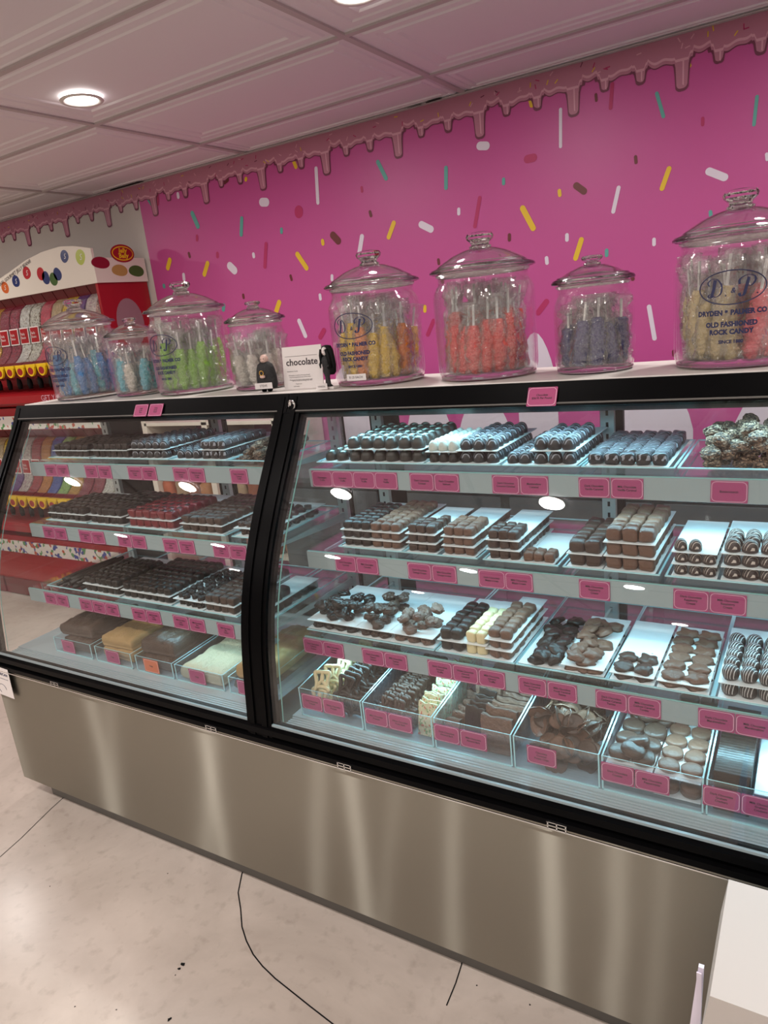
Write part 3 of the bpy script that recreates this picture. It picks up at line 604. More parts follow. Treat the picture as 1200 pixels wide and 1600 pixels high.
ORD = ['first', 'second', 'third', 'fourth', 'fifth', 'sixth', 'seventh', 'eighth', 'ninth', 'tenth', 'eleventh', 'twelfth']
board_me = {}
def board(x0, x1, y0, y1, z, lab, grp):
    b = MB().box(-.5, .5, -.5, .5, 0, 1)
    if 'b' not in board_me: board_me['b'] = b.mesh('paper_board', M['board'])
    inst('paper_board', board_me['b'], ((x0+x1)/2, (y0+y1)/2, z), (0, 0, 0), (x1-x0, y1-y0, .0016), label=lab, cat='cardboard sheet', group=grp)
SHN = {1: 'top shelf', 2: 'middle shelf', 3: 'bottom shelf'}
cnt = {}
def stack(side, s, x0, x1, fam_, name, desc, cols, rows, layers, h, blen=None, dy=.0, zz=None, full=False, jit=.1, skip=None, py=None, top_only_boards=True):
    key = (side, s); cnt[key] = cnt.get(key, 0)+1; od = ORD[cnt[key]-1]
    place = '%s stack from left, %s of %s case' % (od, SHN[s], side)
    z = (ZS[s]+.016) if zz is None else zz; yf = YF[s]+.012+dy; px = (x1-x0)/cols; py = py or px*1.0
    blen = blen or (YB-.05-yf)
    for L in range(layers):
        nm = ['lower', 'middle', 'upper'][2-(layers-1-L)] if layers <= 3 else ['lower', 'lower', 'middle', 'upper'][L]
        if layers == 1: nm = 'single'
        board(x0-.003, x1+.003, yf-.004, yf+blen, z, '%s white cardboard sheet, %s' % (nm, place), 'cardboard sheets in the candy cases')
        z += .0018; topL = L == layers-1
        for c in range(cols):
            rws = rows if topL else int(blen/py)
            for r in range(rws):
                if not topL and not full and not (r == 0 or c == cols-1): continue
                if topL and skip and skip(c, r): continue
                sc_ = (px*random.uniform(.93, .99), py*random.uniform(.93, .99), h*random.uniform(.93, 1.0))
                inst(name, random.choice(F['dome_dark' if fam_ == 'dome_white' and not topL else fam_]), (x0+px*(c+.5)+random.uniform(-1, 1)*px*jit*.3, yf+py*(r+.5)+random.uniform(-1, 1)*py*jit*.3, z), (0, 0, random.uniform(-jit, jit)), sc_,
                     label='%s %s, %s' % (nm, desc, place), cat='chocolate', group='%s, %s pieces of the %s' % (desc, nm, place))
        z += h*.985
def pile(side, s, x0, x1, y0, y1, z0, fam_, name, desc, n, d, h, place, hmax=0, flat_=True, tilt=.35, grp=None):
    # hand-heaped pieces: each settles on whatever lies beneath it
    put = []
    for k in range(n):
        best = None
        for tr in range(12):
            x = random.uniform(x0+d/2, x1-d/2); y = random.uniform(y0+d/2, y1-d/2); z = z0
            for a, b_, c in put:
                q = math.hypot(x-a, y-b_)
                if q < d*.82: z = max(z, c+h*.85*(1-(q/(d*.82))**3*.5))
            sc_ = z*3+abs(y-y0)*.02
            if best is None or sc_ < best[0]: best = (sc_, x, y, z)
        _, x, y, z = best; put.append((x, y, z)); t = tilt if z > z0+.001 else tilt*.15
        inst(name, random.choice(F[fam_]), (x, y, z), (random.uniform(-t, t), random.uniform(-t, t), random.uniform(0, 6.28)), (d*random.uniform(.9, 1.05), d*random.uniform(.9, 1.05), h),
             label='%s, %s' % (desc, place), cat='chocolate', group='%s, %s' % (desc, place))

# clear acrylic trays standing on the shelves
def tray(x0, x1, y0, y1, z, lab, hgt=.014):
    t = MB(); w = .0025
    t.add([(x0, y0, z+.001), (x1, y0, z+.001), (x1, y1, z+.001), (x0, y1, z+.001)], [(0, 1, 2, 3)], 0)
    for a in ((x0, y0, x1, y0), (x1, y0, x1, y1), (x1, y1, x0, y1), (x0, y1, x0, y0)):
        t.add([(a[0], a[1], z), (a[2], a[3], z), (a[2], a[3], z+hgt), (a[0], a[1], z+hgt)], [(0, 1, 2, 3)], 0)
    for a in (0, 1):
        t.box(x0-.003, x1+.003, (y0-.003, y1-.001)[a], (y0+.001, y1+.003)[a], z+hgt, z+hgt+w, 1)
        t.box((x0-.003, x1-.001)[a], (x0+.001, x1+.003)[a], y0, y1, z+hgt, z+hgt+w, 1)
    t.build('acrylic_tray', [M['acrylic'], M['aedge']], label=lab, cat='tray', group='clear acrylic trays')
tn_ = 0
TR = {('right', 1): [(-1.085, -.785), (-.778, -.59), (-.586, -.42), (-.41, -.235), (-.225, .0), (.02, .22)], ('right', 2): [(-1.01, -.83), (-.824, -.638), (-.62, -.455), (-.44, -.253), (-.238, -.035), (-.02, .18)],
      ('right', 3): [(-1.10, -.738), (-.728, -.54), (-.536, -.345), (-.34, -.148), (-.142, .04), (.06, .24)], ('left', 1): [(-2.20, -1.99), (-1.98, -1.63), (-1.62, -1.40), (-1.392, -1.235)],
      ('left', 2): [(-2.21, -2.0), (-1.99, -1.82), (-1.81, -1.59), (-1.58, -1.40), (-1.37, -1.235)], ('left', 3): [(-2.20, -2.02), (-2.015, -1.83), (-1.825, -1.60), (-1.595, -1.345), (-1.325, -1.235)]}
for (side, s), xs in TR.items():
    for i, (a, b_) in enumerate(xs): tray(a, b_, YF[s]+.008, YB-.03, ZS[s]+.0005, '%s clear acrylic tray from left, %s of the %s case' % (ORD[i], SHN[s], side))

R_, L_ = 'right', 'left'
st = stack
DT = 'dark tall domed truffle'
# right case, top shelf
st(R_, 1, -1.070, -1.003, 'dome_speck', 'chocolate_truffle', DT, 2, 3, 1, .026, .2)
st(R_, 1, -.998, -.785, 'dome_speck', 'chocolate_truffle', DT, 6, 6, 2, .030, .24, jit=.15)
st(R_, 1, -.772, -.697, 'dome_white', 'chocolate_truffle', 'truffle with pale icing', 3, 7, 2, .025, .26)
st(R_, 1, -.694, -.600, 'dome_faint', 'chocolate_truffle', 'dark truffle with thin lines', 3, 7, 2, .028, .26)
st(R_, 1, -.582, -.525, 'dome_faint', 'chocolate_caramel', 'low dark piece with icing lines', 2, 9, 1, .026, .26)
st(R_, 1, -.520, -.428, 'dome_faint', 'chocolate_caramel', 'dark square with icing lines', 3, 6, 2, .029, .26)
st(R_, 1, -.402, -.247, 'cube_faint', 'striped_caramel', 'striped dark caramel square', 5, 8, 1, .026, .26)
# right case, middle shelf
st(R_, 2, -1.000, -.922, 'roll_dark', 'chocolate_caramel', 'dark chocolate caramel', 3, 7, 3, .020, .24, jit=.2)
st(R_, 2, -.918, -.836, 'roll_milk', 'chocolate_caramel', 'milk chocolate caramel', 3, 8, 3, .020, .25, jit=.2)
st(R_, 2, -.815, -.742, 'cube_mid', 'chocolate_cream', 'brown chocolate cream', 3, 4, 3, .021, .22, jit=.2, skip=lambda c, r: r == 3 and c < 2)
st(R_, 2, -.722, -.646, 'cube_milk', 'chocolate_cream', 'milk chocolate cream', 3, 4, 3, .021, .23, jit=.2)
st(R_, 2, -.612, -.540, 'cube_mid', 'chocolate_cream', 'brown chocolate square', 3, 3, 3, .021, .23, jit=.2)
st(R_, 2, -.533, -.465, 'cube_milk', 'chocolate_cream', 'small milk chocolate square', 3, 2, 1, .021, .20, jit=.2)
st(R_, 2, -.432, -.365, 'cube_mid', 'chocolate_cream', 'dark raspberry cream', 2, 6, 2, .027, .22, py=.03)
st(R_, 2, -.356, -.262, 'cube_milk', 'chocolate_cream', 'large milk chocolate cream', 3, 6, 3, .028, .23, py=.032)
st(R_, 2, -.227, -.152, 'dome_driz', 'chocolate_cream', 'domed cream with white lines', 3, 1, 3, .023, .20, skip=lambda c, r: c == 2)
st(R_, 2, -.140, -.050, 'dome_driz', 'chocolate_cream', 'domed cream with white lines', 3, 3, 3, .025, .20)
st(R_, 2, -.015, .075, 'dome_driz', 'chocolate_cream', 'domed cream with white lines', 3, 3, 2, .025, .20)
# right case, bottom shelf
def heap(x0, x1, fam_, name, desc, n, d, h, layers, blen, ylen):
    s = 3; key = (R_, s); cnt[key] = cnt.get(key, 0)+1; place = '%s stack from left, %s of %s case' % (ORD[cnt[key]-1], SHN[s], R_)
    z = ZS[s]+.016; yf = YF[s]+.012
    for L in range(layers):
        board(x0-.003, x1+.003, yf, yf+blen, z, '%s white cardboard sheet, %s' % (['lower', 'upper'][L] if layers == 2 else 'single', place), 'cardboard sheets in the candy cases'); z += .0018
        if L < layers-1:
            for k in range(int((x1-x0)/d)+1): inst(name, random.choice(F[fam_]), (x0+d*.5+k*(x1-x0-d)/max(1, int((x1-x0)/d)), yf+d*.5, z), (0, 0, random.uniform(0, 6)), (d, d, h*.8), label='lower %s, %s' % (desc, place), cat='chocolate', group='lower %s, %s' % (desc, place))
            for k in range(4): inst(name, random.choice(F[fam_]), (x1-d*.5, yf+d*(1.6+k*1.15), z), (0, 0, random.uniform(0, 6)), (d, d, h*.8), label='lower %s, %s' % (desc, place), cat='chocolate', group='lower %s, %s' % (desc, place))
            z += h*.8
    pile(R_, s, x0, x1, yf-.003, yf+ylen, z, fam_, name, 'upper '+desc, n, d, h, place)
heap(-1.100, -.957, 'clus_dark', 'nut_cluster', 'dark nut cluster', 20, .040, .026, 2, .24, .14)
heap(-.950, -.862, 'clus_mid', 'nut_cluster', 'brown nut cluster', 15, .036, .026, 2, .25, .16)
heap(-.855, -.742, 'clus_milk', 'nut_cluster', 'milk nut cluster', 12, .038, .026, 2, .25, .13)
st(R_, 3, -.722, -.664, 'roll_dark', 'chocolate_roll', 'dark chocolate roll', 2, 6, 2, .026, .24, jit=.3)
st(R_, 3, -.657, -.607, 'roll_ivory', 'chocolate_roll', 'white chocolate roll', 2, 6, 2, .027, .24, jit=.12)
st(R_, 3, -.604, -.547, 'roll_milk', 'chocolate_roll', 'milk chocolate roll', 2, 6, 3, .022, .24, jit=.3)
heap(-.530, -.440, 'tur_dark', 'pecan_patty', 'dark pecan patty', 20, .038, .014, 1, .24, .22)
heap(-.436, -.352, 'tur_milk', 'pecan_patty', 'milk pecan patty', 17, .038, .014, 2, .25, .22)
st(R_, 3, -.334, -.254, 'tur_mid', 'cashew_patty', 'dark cashew turtle', 2, 2, 2, .014, .25, py=.04)
st(R_, 3, -.243, -.155, 'tur_milk', 'cashew_patty', 'milk cashew turtle', 2, 6, 2, .013, .25, py=.038)
st(R_, 3, -.134, -.040, 'balldriz', 'drizzled_chocolate', 'dark ball with white drizzle', 3, 5, 2, .030, .24, py=.034)
st(R_, 3, -.02, .075, 'balldriz', 'drizzled_chocolate', 'dark ball with white drizzle', 3, 5, 2, .030, .24, py=.034)
# left case
st(L_, 1, -2.175, -2.00, 'cube_dark', 'dark_square', 'dark chocolate caramel', 6, 6, 2, .020, .25, jit=.2)
st(L_, 1, -1.975, -1.81, 'cube_dark', 'dark_square', 'dark chocolate caramel', 6, 6, 2, .022, .25, jit=.2)
st(L_, 1, -1.800, -1.64, 'dome_faint', 'chocolate_truffle', 'dark truffle with thin lines', 5, 7, 2, .026, .26)
st(L_, 1, -1.605, -1.51, 'dome_faint', 'chocolate_truffle', 'dark truffle with thin lines', 3, 6, 1, .027, .26)
st(L_, 1, -1.500, -1.405, 'cube_faint', 'chocolate_caramel', 'dark square with icing lines', 3, 6, 2, .026, .26)
st(L_, 2, -2.195, -2.01, 'cube_dark', 'chocolate_nougat', 'dark chocolate caramel', 6, 6, 2, .022, .25, jit=.25)
st(L_, 2, -1.985, -1.83, 'cube_dark', 'chocolate_nougat', 'dark chocolate caramel', 5, 7, 2, .025, .25, jit=.25)
st(L_, 2, -1.800, -1.605, 'cube_red', 'chocolate_cup', 'red candy cup with dark topping', 6, 6, 2, .026, .28, jit=.1)
st(L_, 2, -1.570, -1.41, 'cube_mid', 'chocolate_cream', 'dark square cream', 5, 8, 2, .022, .27)
st(L_, 2, -1.360, -1.24, 'clus_mid', 'nut_cluster', 'dark nut cluster', 4, 7, 2, .022, .26, jit=.5)
st(L_, 3, -2.005, -1.84, 'cube_dark', 'chocolate_praline', 'dark chocolate caramel', 6, 7, 2, .024, .25, jit=.25)
st(L_, 3, -1.820, -1.61, 'roll_dark', 'chocolate_praline', 'dark chocolate caramel', 7, 8, 2, .023, .26, jit=.2)
st(L_, 3, -1.590, -1.48, 'clus_dark', 'nut_cluster', 'dark nut cluster', 4, 8, 2, .022, .26, jit=.5)
st(L_, 3, -1.468, -1.355, 'cube_mid', 'chocolate_cream', 'dark square cream', 4, 9, 2, .023, .26)
st(L_, 3, -1.320, -1.24, 'cube_dark', 'chocolate_cream', 'dark square cream', 2, 3, 2, .028, .24, py=.04)
# toppings on the red cups
# coated pieces heaped in trays
pile(R_, 1, -.195, -.005, .29, .50, ZS[1]+.010, 'crunch', 'toffee_piece', 'crumb-coated toffee piece', 84, .036, .022, 'heap at far right, top shelf of right case', tilt=.5)
pile(R_, 1, .03, .20, .29, .50, ZS[1]+.010, 'crunch', 'toffee_piece', 'crumb-coated toffee piece', 30, .040, .024, 'heap past the right edge, top shelf of right case', tilt=.5)
pile(L_, 1, -1.385, -1.245, .285, .50, ZS[1]+.006, 'crunch', 'toffee_piece', 'dark crumb-coated toffee piece', 36, .036, .020, 'heap at far right, top shelf of left case', tilt=.4)
# long dark sticks lying in the leftmost tray of the lowest shelf, left case
stick_me = MB().tube([(0, -.11, .008), (0, -.05, .0085), (.001, .05, .008), (0, .11, .008)], [.006, .008, .008, .006], 10).mesh('chocolate_stick', M['dark'])
for k in range(20):
    inst('chocolate_stick', stick_me, (-2.16+.013*(k % 10)+random.uniform(-.003, .003), .30+random.uniform(-.01, .02), ZS[3]+.004+.015*(k//10)), (random.uniform(-.04, .04), 0, random.uniform(-.12, .12)), label='long glossy dark stick at far left, bottom shelf of left case', cat='chocolate', group='dark chocolate sticks in the left case')

# ------------------------------------------------------------------ acrylic bins on the deck
def bin_(x0, x1, y0, y1, hf, hb, lab):
    z = DECK+.001; t = MB()
    def sheet(a, b_, c, d): t.add([a, b_, c, d], [(0, 1, 2, 3)], 0)
    e = .003
    for o_ in (0, e):
        sheet((x0+o_, y0, z), (x0+o_, y1, z), (x0+o_, y1, z+hb), (x0+o_, y0, z+hf)); sheet((x1-o_, y0, z), (x1-o_, y1, z), (x1-o_, y1, z+hb), (x1-o_, y0, z+hf)); sheet((x0, y0+o_, z), (x1, y0+o_, z), (x1, y0+o_, z+hf), (x0, y0+o_, z+hf))
    sheet((x0, y0, z), (x1, y0, z), (x1, y1, z), (x0, y1, z)); sheet((x0, y1, z), (x1, y1, z), (x1, y1, z+hb), (x0, y1, z+hb))
    for X in (x0, x1-e):
        t.add([(X, y0, z+hf), (X+e, y0, z+hf), (X+e, y1, z+hb), (X, y1, z+hb)], [(0, 1, 2, 3)], 1); t.box(X, X+e, y0-.0006, y0, z, z+hf, 1)
    t.box(x0, x1, y0-.0006, y0+.0008, z+hf, z+hf+.0008, 1)
    t.box(x0, x1, y0-.0006, y0+e, z-.0005, z+.002, 1)
    t.build('acrylic_bin', [M['acrylic'], M['aedge']], label=lab, cat='bin', group='clear bins on the case deck')
BX = [-1.094, -.902, -.711, -.522, -.337, -.146, .045]
BN = ['holding white and dark pretzels', 'holding ringed pretzels and white bark', 'holding nut bark slabs', 'full of coated potato chips', 'holding round coated cookies and mints', 'holding dark ridged wafer blocks']
for i in range(6): bin_(BX[i]+.002, BX[i+1]-.002, .082, .45, .078, .115, 'clear acrylic bin %s, lit case floor' % BN[i])
LB = [(-2.135, -1.945), (-1.925, -1.755), (-1.735, -1.575), (-1.565, -1.375), (-1.355, -1.235)]
LN = ['dark fudge', 'peanut fudge', 'chocolate fudge', 'swirled vanilla fudge', 'layered tan fudge']
for i, (a, b_) in enumerate(LB): bin_(a, b_, .10, .40, .05, .06, 'low clear bin under the %s, left case floor' % LN[i])
# pretzels
def heaped(mes, name, desc, place, spots):
    for (x, y, z, rx, ry, rz, s_) in spots: inst(name, random.choice(mes), (x, y, z), (rx, ry, rz), (s_, s_, s_), label='%s, %s' % (desc, place), cat='sweet', group='%s, %s' % (desc, place))
pw = [pretzel().mesh('pretzel', M['ivory'])]; pd = [pretzel().mesh('pretzel', M['dark'])]; pm = [pretzel(.12).mesh('pretzel', M['mid'])]
z0 = DECK+.004
sp = [(-1.052+.006*(k % 2), .115+.034*k, z0+.032, 1.25, 0, random.uniform(-.3, .3), .062) for k in range(8)]+[(-1.045+.008*(k % 3), .125+.036*k, z0+.078, 1.1, 0, random.uniform(-.4, .4), .060) for k in range(7)]
heaped(pw, 'pretzel', 'white coated pretzel', 'left bin of lit case floor', sp)
sp = [(-.985, .118+.022*k, z0+.032, 1.3, 0, random.uniform(-.2, .2), .062) for k in range(12)]+[(-.940, .118+.022*k, z0+.032, 1.3, 0, random.uniform(-.2, .2), .062) for k in range(12)]+[(-.975+.004*(k % 2), .13+.020*k, z0+.075, 1.2, .1, random.uniform(-.3, .3), .060) for k in range(13)]
heaped(pd, 'pretzel', 'dark coated pretzel', 'left bin of lit case floor', sp)
for c in range(3):
    sp = [(-.872+c*.034, .115+.013*k, z0+.020+.003*sin(k)+.006*(c % 2), 1.35, 0, random.uniform(-.25, .25), .042) for k in range(21)]
    heaped(pm, 'pretzel', 'small milk coated pretzel', 'second bin of lit case floor', sp)
    if c < 2:
        sp = [(-.857+c*.034, .13+.014*k, z0+.050+.003*sin(k*2), 1.3, 0, random.uniform(-.3, .3), .042) for k in range(17)]
        heaped(pm, 'pretzel', 'small milk coated pretzel', 'second bin of lit case floor', sp)
sl = [slab(s).mesh('bark_slab', M['bark']) for s in range(4)]; sd = [slab(s, .05).mesh('bark_slab', M['dark']) for s in range(3)]; smi = [slab(s, .07).mesh('bark_slab', M['nutty']) for s in range(4)]
def slabs(mes, x, y0, n, dy, w, h, th, desc, place, lean=-.22, z=z0):
    for k in range(n): inst('bark_slab', random.choice(mes), (x+random.uniform(-.004, .004), y0+k*dy, z), (lean+random.uniform(-.06, .06), random.uniform(-.04, .04), random.uniform(-.12, .12)), (w*random.uniform(.9, 1.05), th, h*random.uniform(.88, 1.05)), label='%s, %s' % (desc, place), cat='sweet', group='%s, %s' % (desc, place))
slabs(sl, -.748, .115, 18, .0155, .050, .078, .010, 'white bark slab with coloured specks', 'second bin of lit case floor')
slabs(smi, -.682, .125, 5, .03, .040, .05, .016, 'dark nutty bark chunk', 'third bin of lit case floor'); slabs(sd, -.634, .125, 10, .022, .045, .086, .012, 'plain dark bark slab', 'third bin of lit case floor')
slabs(smi, -.570, .115, 14, .021, .075, .085, .014, 'milk nut bark slab', 'third bin of lit case floor'); slabs(smi, -.635, .22, 7, .022, .06, .095, .012, 'milk nut bark slab', 'third bin of lit case floor')
# potato chips
cm = [chip(s).mesh('potato_chip', M[('milk', 'mid')[s % 3 == 2]]) for s in range(6)]; F['chips'] = cm
for k in range(174):
    lay = k//29; x = random.uniform(BX[3]+.03, BX[4]-.03); y = random.uniform(.108, .40); zz = z0+.002+lay*.0175+.012*max(0, (y-.12)/.3)
    if y < .13 and zz > z0+.07: y += .03
    inst('potato_chip', cm[k % 6], (x, y, zz), (random.uniform(-1.1, 1.1), random.uniform(-1.0, 1.0), random.uniform(0, 6.28)), (random.uniform(.038, .054),)*3, label='chocolate coated potato chip, fourth bin of lit case floor', cat='sweet', group='coated potato chips')
# round cookies and mints on two tiers
for tz in (0, .042):
    board(BX[4]+.008, BX[5]-.095, .09, .42, z0+.012+tz, '%s white cardboard sheet under the round cookies, lit case floor' % ('upper' if tz else 'lower'), 'cardboard sheets in the candy cases'); board(BX[5]-.092, BX[5]-.008, .09, .42, z0+.010+tz, '%s white cardboard sheet under the round mints, lit case floor' % ('upper' if tz else 'lower'), 'cardboard sheets in the candy cases')
for k in range(3):
    inst('coated_cookie', F['disc_mid'][k % 3], (BX[4]+.034+.042*(k % 2), .12+.012*k, z0+.016), (0, 0, k), (.044, .044, .018), label='lower dark coated cookie, fifth bin of lit case floor', cat='sweet', group='lower dark coated cookies')
for k, (x, y, zz, rx) in enumerate([(.030, .115, 0, 0), (.075, .112, 0, 0), (.055, .105, .018, .25), (.032, .165, 0, .1), (.078, .155, 0, 0), (.035, .215, 0, 0), (.080, .21, 0, .2), (.062, .135, .018, -.4), (.04, .262, 0, 0), (.085, .26, 0, 0), (.06, .24, .018, .1), (.04, .31, 0, 0), (.08, .31, 0, 0)]):
    inst('coated_cookie', F['disc_mid'][k % 3], (BX[4]+x, y+.005, z0+.058+zz), (rx, 0, k), (.046, .046, .018), label='dark round coated cookie, fifth bin of lit case floor', cat='sweet', group='dark coated cookies')
for r in range(7):
    for c in range(2):
        if r < 1 or True: inst('coated_mint', F['disc_milk'][(r+c) % 3], (BX[5]-.069+c*.042, .118+r*.043, z0+.055), (0, 0, r+c), (.041, .041, .013), label='round milk chocolate mint, fifth bin of lit case floor', cat='sweet', group='round milk mints')
        if r == 0: inst('coated_mint', F['disc_milk'][c], (BX[5]-.069+c*.042, .112, z0+.013), (0, 0, r+c), (.041, .041, .022), label='lower round milk mint, fifth bin of lit case floor', cat='sweet', group='lower round milk mints')
# ridged wafer blocks
mb = MB(); n = 40; vs = []
pr_ = [(-.5+i/n, .97+.03*sin(i*2.1)) for i in range(n+1)]
for y in (-.5, .5):
    vs += [(y*.98+.01*sin(i*1.3), x, 0) for i, (x, z) in enumerate(pr_)]+[(y, x, z) for x, z in pr_]
k = n+1
for i in range(n): mb.add([vs[i], vs[i+1], vs[k+i+1], vs[k+i]], [(0, 1, 2, 3)]); mb.add([vs[2*k+i], vs[3*k+i], vs[3*k+i+1], vs[2*k+i+1]], [(0, 1, 2, 3)]); mb.add([vs[k+i], vs[k+i+1], vs[3*k+i+1], vs[3*k+i]], [(0, 1, 2, 3)], 0, True)
mb.add([vs[0], vs[k], vs[3*k], vs[2*k]], [(0, 1, 2, 3)]); mb.add([vs[n], vs[2*k+n], vs[3*k+n], vs[k+n]], [(0, 1, 2, 3)])
waf = mb.mesh('wafer_block', M['dark'])
for r in range(2):
    for l in range(4): inst('wafer_block', waf, (-.103, .155+.12*r, z0+.003+l*.021), (0, 0, random.uniform(-.03, .03)), (.062, .115, .0205), label='dark ridged wafer block, rightmost bin of lit case floor', cat='sweet', group='dark wafer blocks')
board(-.066, .035, .09, .30, z0+.06, 'white cardboard sheet beside the ridged wafer blocks', 'cardboard sheets in the candy cases')
for l in range(4): inst('wafer_block', waf, (.0, .155, z0+.003+l*.014), (0, 0, 0), (.062, .115, .0135), label='dark wafer block under the card, rightmost bin of lit case floor', cat='sweet', group='low dark wafer blocks')
# fudge slabs in the left case
def fudge(i, x0, x1, y0, y1, z, h, ma, desc, rz=0):
    inst('fudge_slab', rough_slab(i*3.7).mesh('fudge_slab', M[ma]), ((x0+x1)/2, (y0+y1)/2, z), (0, 0, rz), (x1-x0, y1-y0, h), label=desc, cat='fudge', group='fudge slabs on the left case floor')
fudge(1, -2.10, -1.96, .115, .32, z0+.004, .045, 'fudge', 'lower dark fudge slab in the leftmost bin'); fudge(2, -2.125, -1.97, .125, .33, z0+.05, .040, 'fudge', 'upper dark fudge slab in the leftmost bin', .05)
fudge(3, -1.91, -1.77, .12, .33, z0+.004, .035, 'peanut', 'lower tan peanut fudge slab, second bin of left case'); fudge(4, -1.915, -1.78, .125, .34, z0+.04, .038, 'peanut', 'upper tan peanut fudge slab, second bin of left case', .03)
fudge(5, -1.725, -1.585, .115, .36, z0+.004, .040, 'fudge', 'lower chocolate fudge slab, third bin of left case'); fudge(6, -1.735, -1.60, .13, .36, z0+.045, .045, 'fudge', 'upper chocolate fudge slab, third bin of left case', .04)
fudge(7, -1.550, -1.39, .105, .38, z0+.004, .040, 'vanilla', 'cream vanilla fudge slab with dark swirls'); fudge(8, -1.350, -1.245, .115, .36, z0+.004, .025, 'fudge', 'dark base slab below the layered tan fudge'); fudge(9, -1.355, -1.24, .13, .40, z0+.03, .045, 'peanut', 'tan fudge slab at the right end of left case', .05)
# dark toppings on red cups
tp = bumps(3, 7, .5).mesh('topping', M['dark'])
for o in [o for o in C.objects if o.name.startswith('chocolate_cup') and 'upper' in o['label']]:
    q = inst('topping', tp, (0, 0, .92), (0, 0, random.uniform(0, 6)), (.7, .7, .35), parent=o)

# ------------------------------------------------------------------ price cards
def rrect(w, h, r, n=5):
    pts = []
    for cx, cz, a0 in ((w/2-r, h/2-r, 0), (-w/2+r, h/2-r, pi/2), (-w/2+r, -h/2+r, pi), (w/2-r, -h/2+r, 3*pi/2)):
        for k in range(n+1): a = a0+pi/2*k/n; pts.append((cx+r*cos(a), cz+r*sin(a)))
    return pts
CW_, CH_ = .063, .042
def card_meshes(ma):
    mb = MB(); o = rrect(CW_, CH_, .002); n = len(o); mb.add([(x, 0, z) for x, z in o], [tuple(range(n))[::-1]]); mb.add([(x, .0008, z) for x, z in o], [tuple(range(n))])
    mb.add([(x, 0, z) for x, z in o]+[(x, .0008, z) for x, z in o], [(k, (k+1) % n, n+(k+1) % n, n+k) for k in range(n)])
    bd = MB(); pts = rrect(CW_-.004, CH_-.004, .008, 6); L = []; m = len(pts)
    for i in range(m):
        a, b_ = pts[i], pts[(i+1) % m]; d = math.hypot(b_[0]-a[0], b_[1]-a[1]); q = max(1, round(d/.0022))
        for k in range(q): L.append(((a[0]+(b_[0]-a[0])*(k+.2)/q, a[1]+(b_[1]-a[1])*(k+.2)/q), (a[0]+(b_[0]-a[0])*(k+.85)/q, a[1]+(b_[1]-a[1])*(k+.85)/q)))
    for a, b_ in L:
        dx, dz = b_[0]-a[0], b_[1]-a[1]; l = math.hypot(dx, dz) or 1; nx_, nz_ = -dz/l*.0006, dx/l*.0006
        bd.add([(a[0]+nx_, -.0003, a[1]+nz_), (a[0]-nx_, -.0003, a[1]-nz_), (b_[0]-nx_, -.0003, b_[1]-nz_), (b_[0]+nx_, -.0003, b_[1]+nz_)], [(0, 1, 2, 3)])
    return mb.mesh('price_card', M[ma]), bd.mesh('stitched_border', M['cardline'])
CM = {'card': card_meshes('card'), 'card_refl': card_meshes('card_refl')}
_tm = {}
def card(x, y, z, txt, lab, ma='card', rx=0, sc=1, ry=0):
    o = inst('price_card', CM[ma][0], (x, y, z), (rx, ry, 0), (sc, sc, sc), label=lab, cat='price card', group='pink price cards'); inst('stitched_border', CM[ma][1], (0, 0, 0), parent=o)
    if txt not in _tm:
        mb = MB(); text_front(mb, txt, .0064, 0, -.0004, 0, sx=.92, ls=1.05, bold=.00012); _tm[txt] = mb.mesh('lettering', M['ink'])
    inst('lettering', _tm[txt], (0, 0, 0), parent=o)
D_, K_ = 'Dark Chocolate\n', 'Milk Chocolate\n'
RC = {1: [(-1.069, 'Champagne\nTruffle'), (-1.006, 'Amaretto\nTruffle'), (-.943, 'Caramel\nTruffle'), (-.880, 'Rum\nTruffle'), (-.783, 'Dark Chocolate\nCaramel'), (-.719, 'Dark Chocolate\nSeafoam'), (-.576, D_+'Coconut Caramel'), (-.512, 'Marshmallow\nCaramel'), (-.447+.062, D_+'Vanilla Caramel'), (-.320, K_+'Vanilla Caramel'), (-.136, 'Buttercrunch'), (.10, 'Toffee')],
      2: [(-.990, D_+'Caramel'), (-.926, K_+'Caramel'), (-.781, D_+'Orange Cream'), (-.717, K_+'Orange Cream'), (-.600, D_+'Maple Cream'), (-.537, K_+'Maple Cream'), (-.375, K_+'Raspberry\nCream'), (-.192, D_+'Raspberry\nCream'), (-.128, K_+'Raspberry\nCream'), (.05, D_+'Lemon\nCream')],
      3: [(-1.081, D_+'Cashew\nCluster'), (-1.018, K_+'Cashew\nCluster'), (-.900, D_+'Peanut\nCluster'), (-.836, K_+'Peanut\nCluster'), (-.718, D_+'Almond\nTruffle'), (-.654, 'White Chocolate\nAlmond\nCaramel'), (-.590, K_+'Almond\nTruffle'), (-.497, D_+'Pecan Caramel\nPatties'), (-.432, K_+'Pecan Caramel\nPatties'), (-.331, D_+'Cashew Caramel\nTurtles'), (-.267, K_+'Cashew Caramel\nTurtles'), (-.137, D_+'Marshmallow'), (-.073, K_+'Marshmallow')]}
RL = {1: 'top', 2: 'middle', 3: 'bottom'}
for s, L in RC.items():
    for i, (x, tx) in enumerate(L): card(x+.0, YF[s]-.0056, ZS[s]-.025, tx, 'pink card reading %s on the %s rail of the lit case' % (tx.replace('\n', ' '), RL[s]), ry=random.uniform(-.01, .01))
BC = [(-1.052, D_+'Pretzels'), (-.986, 'White Chocolate\nPretzels'), (-.862, K_+'Pretzels'), (-.797, 'White Chocolate\nFruity Bark'), (-.677, D_+'Almond Bark'), (-.612, K_+'Almond Bark'), (-.458, 'Chocolate\nCovered\nPotato Chips'), (-.304, D_+'Cookies'), (-.239, K_+'Peppermints'), (-.118, D_+'Graham\nCrackers'), (-.054, K_+'Graham\nCrackers')]
